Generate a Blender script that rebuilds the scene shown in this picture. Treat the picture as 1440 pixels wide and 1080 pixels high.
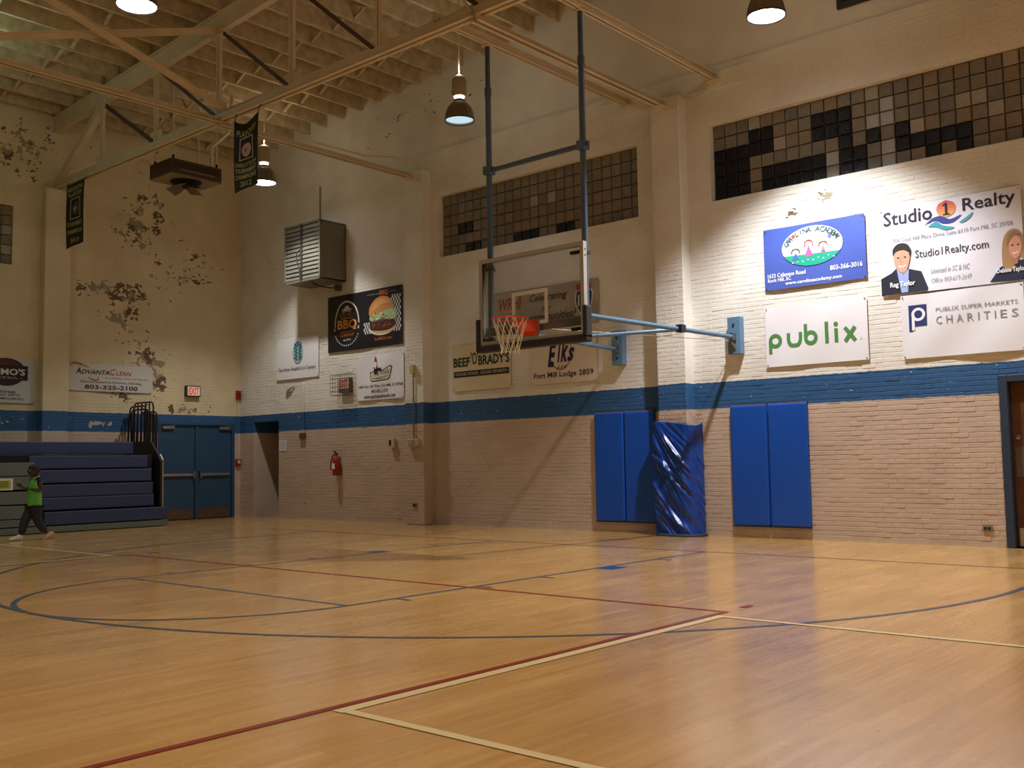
import bpy, bmesh, math, random
from mathutils import Vector, Matrix
random.seed(7)
for o in list(bpy.data.objects): bpy.data.objects.remove(o)
S = bpy.context.scene
COL = S.collection

# ------------------------------------------------------------------ camera, world, exposure
cam_d = bpy.data.cameras.new('camera'); cam = bpy.data.objects.new('camera', cam_d); COL.objects.link(cam)
YAW, PITCH, ROLL = -0.71742, 0.07678, -0.01602
fw = Vector((math.sin(YAW)*math.cos(PITCH), math.cos(YAW)*math.cos(PITCH), math.sin(PITCH)))
rt0 = Vector((math.cos(YAW), -math.sin(YAW), 0)); up0 = rt0.cross(fw)
rt = math.cos(ROLL)*rt0 + math.sin(ROLL)*up0; up = -math.sin(ROLL)*rt0 + math.cos(ROLL)*up0
M = Matrix((rt, up, -fw)).transposed().to_4x4(); M.translation = Vector((8.5922, -11.3791, 1.1923))
cam.matrix_world = M
cam_d.sensor_width = 36; cam_d.lens = 1420.3/1440*36; cam_d.clip_end = 200
S.camera = cam
W = bpy.data.worlds.new('night'); S.world = W; W.use_nodes = True
W.node_tree.nodes['Background'].inputs[0].default_value = (.01, .013, .02, 1)
W.node_tree.nodes['Background'].inputs[1].default_value = .3
S.view_settings.view_transform = 'Standard'; S.view_settings.look = 'None'
S.view_settings.gamma = 1; S.view_settings.use_curve_mapping = False
S.view_settings.exposure = 0.62
WY, LX, RX, FY = 2.4927, -12.12, 12.2, -20.5          # inner faces: hoop wall, bleacher wall, far side wall, wall behind camera
ZC = 7.38                                             # crease where the upper gable wall begins
def roof_z(x): return 8.69 + .057*(min(x, .05 - (x-.05) if x > .05 else x) + 8.9)   # underside of joists, ridge near x=0.05
LAMP_Z = 7.0
LAMPS = [  # x, y, downlight W, uplight W, colour, label
    (2.68, .62, 1000, 10, (.97, .985, 1), 'bright lit ribbed bell lamp hanging nearest the blue oval school banner'),
    (-3.08, .75, 22, 9, (.75, .88, 1), 'dim bluish ribbed bell lamp hanging beside the backboard poles'),
    (-8.63, .69, 300, 10, (1, .98, .92), 'lit ribbed bell lamp hanging by the louvred fan box'),
    (-3.02, -5.15, 200, 9, (1, .95, .86), 'lit ribbed bell lamp hanging by the sway braces over the court'),
    (2.7, -5.15, 300, 9, (1, .84, .62), 'lit ribbed bell lamp hanging over the red court line corner'),
    (8.4, .65, 420, 9, (1, .95, .85), 'lit ribbed bell lamp hanging in the corner beyond the brown door'),
    (-8.6, -5.15, 120, 22, (.62, 1, .82), 'greenish ribbed bell lamp hanging over the bleachers'),
    (8.4, -5.15, 290, 9, (1, .84, .62), 'lit ribbed bell lamp hanging over the white side lane'),
    (-3.0, -11, 200, 9, (1, .84, .62), 'lit ribbed bell lamp hanging over mid court beside the bleachers'),
    (2.7, -11, 260, 9, (1, .84, .62), 'lit ribbed bell lamp hanging over the centre of mid court'),
    (8.4, -11, 280, 9, (1, .84, .62), 'lit ribbed bell lamp hanging over mid court by the far side wall'),
    (-8.6, -11, 40, 14, (.62, 1, .8), 'greenish ribbed bell lamp hanging over the bleachers at mid court'),
]

# ------------------------------------------------------------------ helpers
def lin(c):
    if isinstance(c, str):
        c = [int(c[i:i+2], 16)/255 for i in (0, 2, 4)]
        c = [x/12.92 if x <= .04045 else ((x+.055)/1.055)**2.4 for x in c]
    return (c[0], c[1], c[2], 1)
MATS = {}
def mat(name, col, rough=.6, metal=0, emit=0, noise=0, nscale=8, bump=0, spec=.5, coat=0):
    if name in MATS: return MATS[name]
    m = bpy.data.materials.new(name); m.use_nodes = True; nt = m.node_tree; b = nt.nodes['Principled BSDF']
    b.inputs['Base Color'].default_value = lin(col); b.inputs['Roughness'].default_value = rough
    b.inputs['Metallic'].default_value = metal; b.inputs['Specular IOR Level'].default_value = spec
    b.inputs['Coat Weight'].default_value = coat
    if emit:
        b.inputs['Emission Color'].default_value = lin(col); b.inputs['Emission Strength'].default_value = emit
    if noise or bump:
        tc = nt.nodes.new('ShaderNodeNewGeometry'); n = nt.nodes.new('ShaderNodeTexNoise')
        n.inputs['Scale'].default_value = nscale; n.inputs['Detail'].default_value = 5
        nt.links.new(tc.outputs['Position'], n.inputs['Vector'])
        if noise:
            r = nt.nodes.new('ShaderNodeMapRange'); r.inputs[1].default_value = .3; r.inputs[2].default_value = .7
            r.inputs[3].default_value = 1-noise; r.inputs[4].default_value = 1+noise*.5
            nt.links.new(n.outputs['Fac'], r.inputs[0])
            mx = nt.nodes.new('ShaderNodeMix'); mx.data_type = 'RGBA'; mx.blend_type = 'MULTIPLY'; mx.inputs['Factor'].default_value = 1
            mx.inputs['A'].default_value = lin(col); nt.links.new(r.outputs[0], mx.inputs['B'])
            nt.links.new(mx.outputs['Result'], b.inputs['Base Color'])
        if bump:
            bp = nt.nodes.new('ShaderNodeBump'); bp.inputs['Strength'].default_value = bump; bp.inputs['Distance'].default_value = .02
            nt.links.new(n.outputs['Fac'], bp.inputs['Height']); nt.links.new(bp.outputs[0], b.inputs['Normal'])
    MATS[name] = m
    return m

class MB:
    def __init__(s): s.v = []; s.f = []
    def add(s, vs, fs):
        k = len(s.v); s.v += [tuple(v) for v in vs]; s.f += [tuple(i+k for i in f) for f in fs]; return s
    def quad(s, *p): return s.add(p, [tuple(range(len(p)))])
    def box(s, x0, x1, y0, y1, z0, z1):
        vs = [(x, y, z) for z in (z0, z1) for y in (y0, y1) for x in (x0, x1)]
        return s.add(vs, [(0, 2, 3, 1), (4, 5, 7, 6), (0, 1, 5, 4), (2, 6, 7, 3), (0, 4, 6, 2), (1, 3, 7, 5)])
    def bar(s, p, q, w, h, upv=(0, 0, 1)):
        p, q = Vector(p), Vector(q); d = (q-p).normalized(); u = Vector(upv)
        r = d.cross(u)
        if r.length < 1e-4: r = d.cross(Vector((1, 0, 0)))
        r.normalize(); u = r.cross(d)
        vs = [a + r*sx*w/2 + u*sz*h/2 for a in (p, q) for sx, sz in ((-1, -1), (1, -1), (1, 1), (-1, 1))]
        return s.add(vs, [(3, 2, 1, 0), (4, 5, 6, 7), (0, 1, 5, 4), (1, 2, 6, 5), (2, 3, 7, 6), (3, 0, 4, 7)])
    def tube(s, pts, r, n=8, close=False, caps=True):
        pts = [Vector(p) for p in pts]; rs = r if isinstance(r, (list, tuple)) else [r]*len(pts)
        k = len(s.v); N = len(pts); prev = None
        for i, p in enumerate(pts):
            a = pts[(i-1) % N] if (close or i > 0) else p; b = pts[(i+1) % N] if (close or i < N-1) else p
            d = (b-a).normalized()
            if prev is None:
                t = d.cross(Vector((0, 0, 1)))
                if t.length < .05: t = d.cross(Vector((0, 1, 0)))
            else: t = prev - d*prev.dot(d)
            t.normalize(); prev = t; bt = d.cross(t)
            for j in range(n):
                an = 2*math.pi*j/n; s.v.append(tuple(p + (t*math.cos(an)+bt*math.sin(an))*rs[i]))
        for i in range(N if close else N-1):
            i2 = (i+1) % N
            for j in range(n):
                j2 = (j+1) % n; s.f.append((k+i*n+j, k+i*n+j2, k+i2*n+j2, k+i2*n+j))
        if caps and not close:
            s.f.append(tuple(k+j for j in reversed(range(n)))); s.f.append(tuple(k+(N-1)*n+j for j in range(n)))
        return s
    def lathe(s, prof, c=(0, 0, 0), n=24, axis='z', rib=0):
        k = len(s.v)
        for r, z in prof:
            for j in range(n):
                an = 2*math.pi*j/n; rr = r*(1 + (rib if j % 2 else -rib))
                a, b = rr*math.cos(an), rr*math.sin(an)
                s.v.append((c[0]+a, c[1]+b, c[2]+z) if axis == 'z' else ((c[0]+a, c[1]+z, c[2]+b) if axis == 'y' else (c[0]+z, c[1]+a, c[2]+b)))
        for i in range(len(prof)-1):
            for j in range(n):
                j2 = (j+1) % n; s.f.append((k+i*n+j, k+i*n+j2, k+(i+1)*n+j2, k+(i+1)*n+j))
        return s
    def disc(s, c, r, n=24, axis='z'):
        if axis == 'z': p = [(c[0]+r*math.cos(2*math.pi*j/n), c[1]+r*math.sin(2*math.pi*j/n), c[2]) for j in range(n)]
        elif axis == 'y': p = [(c[0]+r*math.cos(2*math.pi*j/n), c[1], c[2]+r*math.sin(2*math.pi*j/n)) for j in range(n)]
        else: p = [(c[0], c[1]+r*math.cos(2*math.pi*j/n), c[2]+r*math.sin(2*math.pi*j/n)) for j in range(n)]
        return s.add(p, [tuple(range(n))])
    def prism(s, poly, fa, fb):
        n = len(poly); a = [fa(*p) for p in poly]; b = [fb(*p) for p in poly]
        return s.add(a+b, [tuple(range(n)), tuple(reversed(range(n, 2*n)))] + [(i, i+n, (i+1) % n+n, (i+1) % n) for i in range(n)])
    def mesh(s, name, m, off=(0, 0, 0), smooth=False):
        me = bpy.data.meshes.new(name)
        me.from_pydata([(v[0]-off[0], v[1]-off[1], v[2]-off[2]) for v in s.v], [], s.f); me.update()
        bm = bmesh.new(); bm.from_mesh(me); bmesh.ops.recalc_face_normals(bm, faces=bm.faces); bm.to_mesh(me); bm.free()
        if m: me.materials.append(m)
        if smooth:
            for p in me.polygons: p.use_smooth = True
            me.set_sharp_from_angle(angle=math.radians(40))
        return me
    def build(s, name, m, parent=None, smooth=False, bevel=0, origin=None):
        off = Vector(parent.location) if parent else Vector(origin or (0, 0, 0))
        if parent and parent.parent: off = off + parent.parent.location
        if parent and origin: off = off
        me = s.mesh(name, m, off, smooth)
        o = bpy.data.objects.new(name, me); COL.objects.link(o)
        if parent: o.parent = parent
        else: o.location = off
        if bevel:
            bv = o.modifiers.new('bevel', 'BEVEL'); bv.width = bevel; bv.segments = 2; bv.limit_method = 'ANGLE'
        return o
def tag(o, label=None, cat=None, group=None, kind=None):
    for k, v in (('label', label), ('category', cat), ('group', group), ('kind', kind)):
        if v: o[k] = v
    return o
def thing(name, loc, label, cat, group=None):
    o = bpy.data.objects.new(name, None); COL.objects.link(o); o.location = loc; o.empty_display_size = .1
    return tag(o, label, cat, group)
def B(*a): return MB().box(*a)
def copy_tree(o, parent=None):
    c = o.copy(); COL.objects.link(c); c.parent = parent
    for k, v in o.items(): c[k] = v
    for ch in [x for x in bpy.data.objects if x.parent == o]: copy_tree(ch, c)
    return c

# ------------------------------------------------------------------ materials
def wall_material(name, upper, blobs, axis, seed, chips):
    """painted masonry: beige dado, blue band, cream above; paint peeled away in irregular patches around given centres"""
    m = bpy.data.materials.new(name); m.use_nodes = True; nt = m.node_tree; N = nt.nodes.new; L = nt.links.new
    b = nt.nodes['Principled BSDF']; b.inputs['Roughness'].default_value = .55; b.inputs['Specular IOR Level'].default_value = .35
    g = N('ShaderNodeNewGeometry'); sp = N('ShaderNodeSeparateXYZ'); L(g.outputs['Position'], sp.inputs[0])
    def mth(op, a, c=None, clamp=False):
        n = N('ShaderNodeMath'); n.operation = op; n.use_clamp = clamp
        for i, x in enumerate((a, c)):
            if x is None: continue
            if isinstance(x, (int, float)): n.inputs[i].default_value = x
            else: L(x, n.inputs[i])
        return n.outputs[0]
    def noise(scale, detail=4, off=0, stretch=None):
        n = N('ShaderNodeTexNoise'); n.inputs['Scale'].default_value = scale; n.inputs['Detail'].default_value = detail
        mp = N('ShaderNodeMapping'); mp.inputs['Location'].default_value = (off, off*.7, off*1.3)
        if stretch: mp.inputs['Scale'].default_value = stretch
        L(g.outputs['Position'], mp.inputs[0]); L(mp.outputs[0], n.inputs['Vector']); return n.outputs['Fac']
    def mixc(f, a, c):
        n = N('ShaderNodeMix'); n.data_type = 'RGBA'
        L(f, n.inputs['Factor'])
        for k, x in (('A', a), ('B', c)):
            if isinstance(x, tuple): n.inputs[k].default_value = x
            else: L(x, n.inputs[k])
        return n.outputs['Result']
    Z = sp.outputs['Z']; H = sp.outputs['X'] if axis == 'x' else sp.outputs['Y']
    edge = mth('ADD', Z, mth('MULTIPLY', mth('SUBTRACT', noise(9, 3, seed), .5), .03))
    c1 = mixc(mth('GREATER_THAN', edge, 1.965), lin('c5b09f'), lin('315b8a'))
    c2 = mixc(mth('GREATER_THAN', edge, 2.372), c1, lin(upper))
    var = N('ShaderNodeMix'); var.data_type = 'RGBA'; var.blend_type = 'MULTIPLY'; var.inputs['Factor'].default_value = 1
    mr = N('ShaderNodeMapRange'); mr.inputs[1].default_value = .3; mr.inputs[2].default_value = .7; mr.inputs[3].default_value = .9; mr.inputs[4].default_value = 1.04
    L(noise(1.7, 5, seed+3), mr.inputs[0]); L(c2, var.inputs['A']); L(mr.outputs[0], var.inputs['B']); col = var.outputs['Result']
    field = None
    for (h, z, a, c, w) in blobs:
        d1 = mth('POWER', mth('MULTIPLY', mth('ABSOLUTE', mth('SUBTRACT', H, h)), 1/a), 2.0)
        d2 = mth('POWER', mth('MULTIPLY', mth('ABSOLUTE', mth('SUBTRACT', Z, z)), 1/c), 2.0)
        e = mth('MULTIPLY', mth('POWER', 2.718, mth('MULTIPLY', mth('ADD', d1, d2), -1.0)), w)
        field = e if field is None else mth('ADD', field, e)
    big = noise(3.6, 6, seed+11, (1, 1, 1.3)); fine = noise(11, 5, seed+23, (1, 1, 1.5))
    if field is not None:
        field = mth('MINIMUM', field, 1.0)
        v = mth('ADD', mth('ADD', mth('MULTIPLY', big, .55), mth('MULTIPLY', fine, .45)), mth('MULTIPLY', field, .235))
        mask = mth('GREATER_THAN', v, .712)
        under = mixc(mth('GREATER_THAN', noise(2.3, 3, seed+31), .5), lin('978f78'), lin('6a5644'))
        band = mth('MULTIPLY', mth('GREATER_THAN', Z, 1.96), mth('LESS_THAN', Z, 2.37))
        under = mixc(band, under, lin('b9b19a'))
        col = mixc(mask, col, under)
    # small chips in the blue band and near the floor
    ch = mth('MULTIPLY', mth('GREATER_THAN', noise(16, 3, seed+41, (1, 1, 2)), chips), mth('MULTIPLY', mth('GREATER_THAN', Z, 2.0), mth('LESS_THAN', Z, 2.385)))
    col = mixc(ch, col, lin('e8e2d2'))
    lo = mth('MULTIPLY', mth('GREATER_THAN', noise(19, 3, seed+51, (1, 1, 1.6)), .735), mth('LESS_THAN', Z, .42))
    col = mixc(lo, col, lin('5a3a28'))
    L(col, b.inputs['Base Color'])
    bp = N('ShaderNodeBump'); bp.inputs['Strength'].default_value = .35; bp.inputs['Distance'].default_value = .006
    L(noise(26, 4, seed), bp.inputs['Height']); L(bp.outputs[0], b.inputs['Normal'])
    return m
M_back = wall_material('painted brick hoop wall', 'e4e0d8', [(2.55, 4.95, .22, .16, 1.0), (2.05, 4.82, .2, .12, .95), (4.55, 5.05, .2, .12, .85), (3.2, 4.9, .5, .15, .45), (-9.9, .3, .6, .15, .55), (.7, .3, .25, .2, .8), (-10.2, 2.9, .15, .15, .9), (-.7, 4.95, .5, .2, .5), (-3.3, 5.0, 1.2, .2, .35), (3.5, .12, .9, .1, .4), (-6.5, 8.3, 3.5, .5, .45), (-10.5, 5.6, 1.2, .8, .35)], 'x', 2.0, .74)
M_left = wall_material('painted brick bleacher wall', 'd8c9a8', [(-1.4, 5.0, .3, .28, .95), (-.75, 5.05, .4, .26, 1.0), (-.25, 5.0, .35, .3, .9), (-.55, 4.45, .5, .22, .95), (-.3, 6.4, .55, .55, .8), (.1, 7.1, .5, .5, .7), (.45, 3.1, .32, .36, 1.0), (-.5, 2.72, .55, .16, 1.0), (.1, 3.6, .5, .4, .8), (1.4, 5.7, .6, .7, .62), (.5, 5.6, .8, 1.0, .5), (-1.1, 2.14, .45, .14, .95), (1.0, 2.5, .9, .16, .85), (-2.8, 2.15, .4, .12, .75), (-2.6, 7.8, .9, .7, .5), (.6, 8.0, 2, .6, .5), (-3.2, 7.4, 1.2, .9, .45), (-.4, 3.9, .7, .5, .45)], 'y', 5.0, .74)
M_plain = mat('cream painted wall', 'cdbf9f', .6, noise=.08, nscale=2)
M_ceil = mat('painted roof deck', 'b7a688', .75, noise=.35, nscale=5, bump=.2)
M_joist = mat('painted roof joist', 'c6b594', .7, noise=.28, nscale=6)
M_truss = mat('cream painted steel', 'd2bf9f', .5, noise=.08, nscale=3)
M_trussd = mat('dark painted steel angle', '4a3a2e', .5)
M_bluewall = mat('blue painted door', '2c4d6e', .4, noise=.06, nscale=4)
M_frameblue = mat('dark blue painted frame', '2b3a4e', .45)
M_steelblue = mat('blue painted pipe', '5d7f9f', .35, noise=.05)
M_poleblue = mat('dark blue painted pole', '44566a', .35)
M_alu = mat('brushed aluminium', 'b9b9b4', .35, .8)
M_chrome = mat('worn chrome', '9d9d98', .3, .9)
M_black = mat('black rubber', '1d1b1c', .5)
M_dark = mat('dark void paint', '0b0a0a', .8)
M_pad = mat('royal blue vinyl', '1450b4', .38, noise=.04, nscale=3)
M_white = mat('white vinyl', 'e9e8ee', .45)
M_offw = mat('ivory vinyl', 'ddd2b4', .5)
M_orange = mat('orange rim paint', 'e2491f', .35)
M_net = mat('white net cord', 'e6e0d2', .7)
M_red = mat('red paint', '9c1f1c', .35)
M_grey = mat('grey sheet metal', '8f8f88', .4, .3, noise=.06)
M_print = lambda c: mat('print ' + c, c, .5)

# floor: maple strips with a clear gloss finish
def floor_material():
    m = bpy.data.materials.new('maple gym floor'); m.use_nodes = True; nt = m.node_tree; N = nt.nodes.new; L = nt.links.new
    b = nt.nodes['Principled BSDF']; g = N('ShaderNodeNewGeometry')
    mp = N('ShaderNodeMapping'); mp.inputs['Rotation'].default_value = (0, 0, math.pi/2); L(g.outputs['Position'], mp.inputs[0])
    br = N('ShaderNodeTexBrick'); br.offset = .37; br.offset_frequency = 3
    br.inputs['Color1'].default_value = lin('d8aa6a'); br.inputs['Color2'].default_value = lin('cc9a58'); br.inputs['Mortar'].default_value = lin('bd8c50')
    br.inputs['Scale'].default_value = 1; br.inputs['Mortar Size'].default_value = .0012; br.inputs['Brick Width'].default_value = .9; br.inputs['Row Height'].default_value = .057
    br.inputs['Bias'].default_value = -.1
    L(mp.outputs[0], br.inputs['Vector'])
    def nz(scale, st, det=4):
        n = N('ShaderNodeTexNoise'); n.inputs['Scale'].default_value = scale; n.inputs['Detail'].default_value = det
        q = N('ShaderNodeMapping'); q.inputs['Scale'].default_value = st; L(g.outputs['Position'], q.inputs[0]); L(q.outputs[0], n.inputs['Vector']); return n.outputs['Fac']
    col = br.outputs['Color']
    for (s, st, a, c) in ((5, (3, .22, 1), .9, 1.1), (1.6, (2.4, .3, 1), .92, 1.08), (.8, (1, 1, 1), .94, 1.05)):
        r = N('ShaderNodeMapRange'); r.inputs[1].default_value = .3; r.inputs[2].default_value = .7; r.inputs[3].default_value = a; r.inputs[4].default_value = c
        L(nz(s, st), r.inputs[0]); x = N('ShaderNodeMix'); x.data_type = 'RGBA'; x.blend_type = 'MULTIPLY'; x.inputs['Factor'].default_value = 1
        L(col, x.inputs['A']); L(r.outputs[0], x.inputs['B']); col = x.outputs['Result']
    L(col, b.inputs['Base Color'])
    b.inputs['Specular IOR Level'].default_value = .6; b.inputs['Coat Weight'].default_value = .7; b.inputs['Coat Roughness'].default_value = .17; b.inputs['Coat IOR'].default_value = 1.6
    rr = N('ShaderNodeMapRange'); rr.inputs[1].default_value = .3; rr.inputs[2].default_value = .7; rr.inputs[3].default_value = .2; rr.inputs[4].default_value = .32
    L(nz(2, (1, .6, 1)), rr.inputs[0]); L(rr.outputs[0], b.inputs['Roughness'])
    bp = N('ShaderNodeBump'); bp.inputs['Strength'].default_value = .12; bp.inputs['Distance'].default_value = .004
    L(nz(6, (2.2, .35, 1), 2), bp.inputs['Height']); L(bp.outputs[0], b.inputs['Normal'])
    return m
M_floor = floor_material()

# ------------------------------------------------------------------ setting: floor
floor = tag(B(LX-.3, RX+.3, FY-.3, WY+3.2, -.2, 0).build('floor', M_floor), kind='structure')
FZ = [.001]
def fline(name, pts_list, m):
    mb = MB(); FZ[0] += .00012
    for quad in pts_list: mb.add([(x, y, FZ[0]) for x, y in quad], [tuple(range(len(quad)))])
    return mb.build(name, m, floor)
def rect(x0, x1, y0, y1): return [(x0, y0), (x1, y0), (x1, y1), (x0, y1)]
def arc(cx, cy, r, a0, a1, w=.05, n=64):
    q = []
    for i in range(n):
        t0, t1 = math.radians(a0+(a1-a0)*i/n), math.radians(a0+(a1-a0)*(i+1)/n)
        q.append([(cx+(r-w/2)*math.cos(t0), cy+(r-w/2)*math.sin(t0)), (cx+(r+w/2)*math.cos(t0), cy+(r+w/2)*math.sin(t0)), (cx+(r+w/2)*math.cos(t1), cy+(r+w/2)*math.sin(t1)), (cx+(r-w/2)*math.cos(t1), cy+(r-w/2)*math.sin(t1))])
    return q
LB = mat('blue court line paint', '3d5068', .28); LR = mat('red court line paint', '8f2c20', .28); LW = mat('cream court line paint', 'e0cda4', .28); LB2 = mat('bright blue court block paint', '1e4f86', .28)
fline('free_throw_line', [rect(-1.85, 1.85, -5.815, -5.765)], LB)
for s in (-1, 1):
    fline('lane_line', [rect(s*1.83-.025, s*1.83+.025, -5.79, .05)], LB)
    fline('lane_block', [rect(*sorted((s*1.855, s*2.06)), -2.28, -1.98)], LB2)
    for y in (-5.25, -4.2, -3.25, -1.05): fline('lane_mark', [rect(*sorted((s*1.855, s*2.03)), y-.025, y+.025)], LB)
fline('free_throw_circle', arc(0, -5.79, 1.83, 180, 360, n=96), LB)
fline('three_point_line', arc(0, -1.6, 6.02, 180, 360, n=128) + [rect(-6.045, -5.995, -1.6, .1), rect(5.995, 6.045, -1.6, .1)], LB)
fline('baseline', [rect(-7.6, 7.6, .07, .12)], mat('dull court line paint', '8a5f44', .28))
fline('red_court_line', [rect(-4.61, 4.61, -4.325, -4.275)], LR)
for s in (-1, 1):
    fline('red_court_line', [rect(s*4.585-.025, s*4.585+.025, -18, -4.325)], LR)
    fline('cream_lane_line', [rect(s*4.665-.04, s*4.665+.04, -8.2, -4.49)], LW)
    for y in (-4.53, -8.16): fline('cream_lane_line', [rect(*sorted((s*4.63, s*10.2)), y-.03, y+.03)], LW)
    fline('red_service_mark', [rect(s*4.58-.03, s*4.58+.03, -4.03, -3.88)], LR)

# ------------------------------------------------------------------ setting: walls with openings and brick courses
WIN1 = (-5.36, -.66, 5.22, 6.45); WIN2 = (.715, 5.42, 5.22, 6.45); PASS = (-11.57, -10.60, -.1, 2.21); DOORR = (4.79, 6.75, -.1, 2.2)
holes_back = [WIN1, WIN2, PASS, DOORR]
WINL = (-7.2, -2.86, 5.3, 6.5); DOORL = (.43, 2.28, -.1, 2.155)
holes_left = [WINL, DOORL]
def plane_wall(a0, a1, z0, z1, holes, P, depth, mb=None):
    """front skin with openings, reveals and a back skin; P(a, d, z) maps to world"""
    mb = mb or MB(); As = sorted({a0, a1, *[h[0] for h in holes], *[h[1] for h in holes]}); Zs = sorted({z0, z1, *[max(h[2], z0) for h in holes], *[h[3] for h in holes]})
    As = [a for a in As if a0 <= a <= a1]; Zs = [z for z in Zs if z0 <= z <= z1]
    for i in range(len(As)-1):
        for j in range(len(Zs)-1):
            ca, cz = (As[i]+As[i+1])/2, (Zs[j]+Zs[j+1])/2
            if any(h[0] < ca < h[1] and h[2] < cz < h[3] for h in holes): continue
            for d in (0, depth): mb.quad(P(As[i], d, Zs[j]), P(As[i+1], d, Zs[j]), P(As[i+1], d, Zs[j+1]), P(As[i], d, Zs[j+1]))
    for h in holes:
        zb = max(h[2], z0)
        for (p, q) in (((h[0], zb), (h[0], h[3])), ((h[1], zb), (h[1], h[3])), ((h[0], h[3]), (h[1], h[3])), ((h[0], zb), (h[1], zb))):
            mb.quad(P(p[0], 0, p[1]), P(q[0], 0, q[1]), P(q[0], depth, q[1]), P(p[0], depth, p[1]))
    mb.quad(P(a0, 0, z0), P(a0, depth, z0), P(a0, depth, z1), P(a0, 0, z1)); mb.quad(P(a1, 0, z0), P(a1, depth, z0), P(a1, depth, z1), P(a1, 0, z1))
    mb.quad(P(a0, 0, z1), P(a1, 0, z1), P(a1, depth, z1), P(a0, depth, z1))
    return mb
PB = lambda a, d, z: (a, WY+d, z)
PL = lambda a, d, z: (LX-d, a, z)
wall_back = tag(plane_wall(LX-.3, RX+.3, 0, ZC, holes_back, PB, .3).build('wall_back', M_back), kind='structure')
wall_left = tag(plane_wall(FY, WY+.3, 0, 8.6, holes_left, PL, .3).build('wall_left', M_left), kind='structure')
gb = MB()
for i in range(24):
    xa, xb = LX-.3 + i*(RX-LX+.6)/24, LX-.3 + (i+1)*(RX-LX+.6)/24
    gb.box(xa, xb, WY+.035, WY+.3, ZC, 10)
gable = tag(gb.build('wall_gable', M_back), kind='structure')
tag(B(RX, RX+.3, FY, WY, 0, 9).build('wall_right', M_plain), kind='structure')
tag(B(LX-.3, RX+.3, FY-.3, FY, 0, 10).build('wall_front', M_plain), kind='structure')
# pilasters
def pilaster(x0, x1): return tag(MB().prism([(x0, WY+.05), (x0, 2.25), (x1, 2.25), (x1, WY+.05)], lambda x, y: (x, y, 0), lambda x, y: (x, y, 7.0)).build('pilaster', M_back, wall_back, bevel=.02))
for xc in (-5.85, .045, 8.3): pilaster(xc-.26, xc+.26)
for yc in (-2.03, -7.95): MB().prism([(LX-.05, yc-.27), (LX+.22, yc-.27), (LX+.22, yc+.27), (LX-.05, yc+.27)], lambda x, y: (x, y, 0), lambda x, y: (x, y, 6.97)).build('pilaster', M_left, wall_left, bevel=.02)

# bricks: chamfered faces standing proud of the joints
BW, BH = .2130, .0667
def brick_faces(mb, P, a0, a1, z0, z1, proud, skew=0):
    c = .0045
    b = [P(a0, .002, z0), P(a1, .002, z0), P(a1, .002, z1), P(a0, .002, z1)]
    f = [P(a0+c, -proud, z0+c), P(a1-c, -proud-skew, z0+c), P(a1-c, -proud-skew*.4, z1-c), P(a0+c, -proud, z1-c)]
    mb.add(b+f, [(4, 5, 6, 7), (0, 1, 5, 4), (1, 2, 6, 5), (2, 3, 7, 6), (3, 0, 4, 7)])
def brick_layout(a0, a1, z0, z1, holes, seed):
    rnd = random.Random(seed); k = 0; z = z0
    while z + BH <= z1 + .001:
        zb, zt = z+.004, z+BH-.004; spans = [(a0, a1)]
        for h in holes:
            if h[2] < zt and h[3] > zb:
                ns = []
                for s0, s1 in spans:
                    if h[0] > s0: ns.append((s0, min(s1, h[0])))
                    if h[1] < s1: ns.append((max(s0, h[1]), s1))
                spans = [s for s in ns if s[1]-s[0] > .03]
        sh = (k % 2)*BW/2 + rnd.uniform(-.006, .006); n0 = int((a1-a0)/BW)+2
        for i in range(-1, n0):
            x0, x1 = a0+sh+i*BW+.004, a0+sh+(i+1)*BW-.004
            for s0, s1 in spans:
                p, q = max(x0, s0+.002), min(x1, s1-.002)
                if q-p > .03: yield (p, q, zb+rnd.uniform(-.002, .002), zt+rnd.uniform(-.002, .002), rnd.uniform(.0012, .0042) + (.003 if rnd.random() < .08 else 0), rnd.uniform(-.002, .002))
        z += BH; k += 1
pil_h = [(-6.11, -5.59, 0, 7), (-.215, .305, 0, 7), (8.04, 8.56, 0, 7)]
near, rest = [], []
for b in brick_layout(LX, 8.0, .01, ZC, holes_back+pil_h, 3):
    (near if (b[0] > 2.7 and b[1] < 4.79 and b[3] < 1.96 and b[1]-b[0] > .19) else rest).append(b)
near.sort(key=lambda b: -b[0]); rest += near[285:]; near = near[:285]
mb = MB()
for b in rest: brick_faces(mb, PB, *b)
tag(mb.build('brick_courses', M_back, wall_back), kind='stuff')
shared = []
for i in range(6):
    rr = random.Random(i); t = MB(); w, h = BW-.008, BH-.008
    brick_faces(t, lambda a, d, z: (a, d, z), -w/2, w/2, -h/2, h/2, .0015+.0009*i, rr.uniform(-.002, .003)); shared.append(t.mesh('brick', M_back))
for i, b in enumerate(near):
    o = bpy.data.objects.new('brick', shared[i % 6]); COL.objects.link(o); o.parent = wall_back
    o.location = ((b[0]+b[1])/2, WY, (b[2]+b[3])/2)
mb = MB()
for b in brick_layout(-9, WY, .01, 8.5, holes_left+[(-2.3, -1.76, 0, 6.97), (-8.22, -7.68, 0, 6.97)], 9): brick_faces(mb, PL, *b)
tag(mb.build('brick_courses', M_left, wall_left), kind='stuff')
mb = MB()
for x0, x1 in ((-6.11, -5.59), (-.215, .305)):
    for b in brick_layout(x0, x1, .01, 6.95, [], int(x0*10)): brick_faces(mb, lambda a, d, z: (a, 2.25+d, z), *b)
tag(mb.build('brick_courses', M_back, wall_back), kind='stuff')
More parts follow.
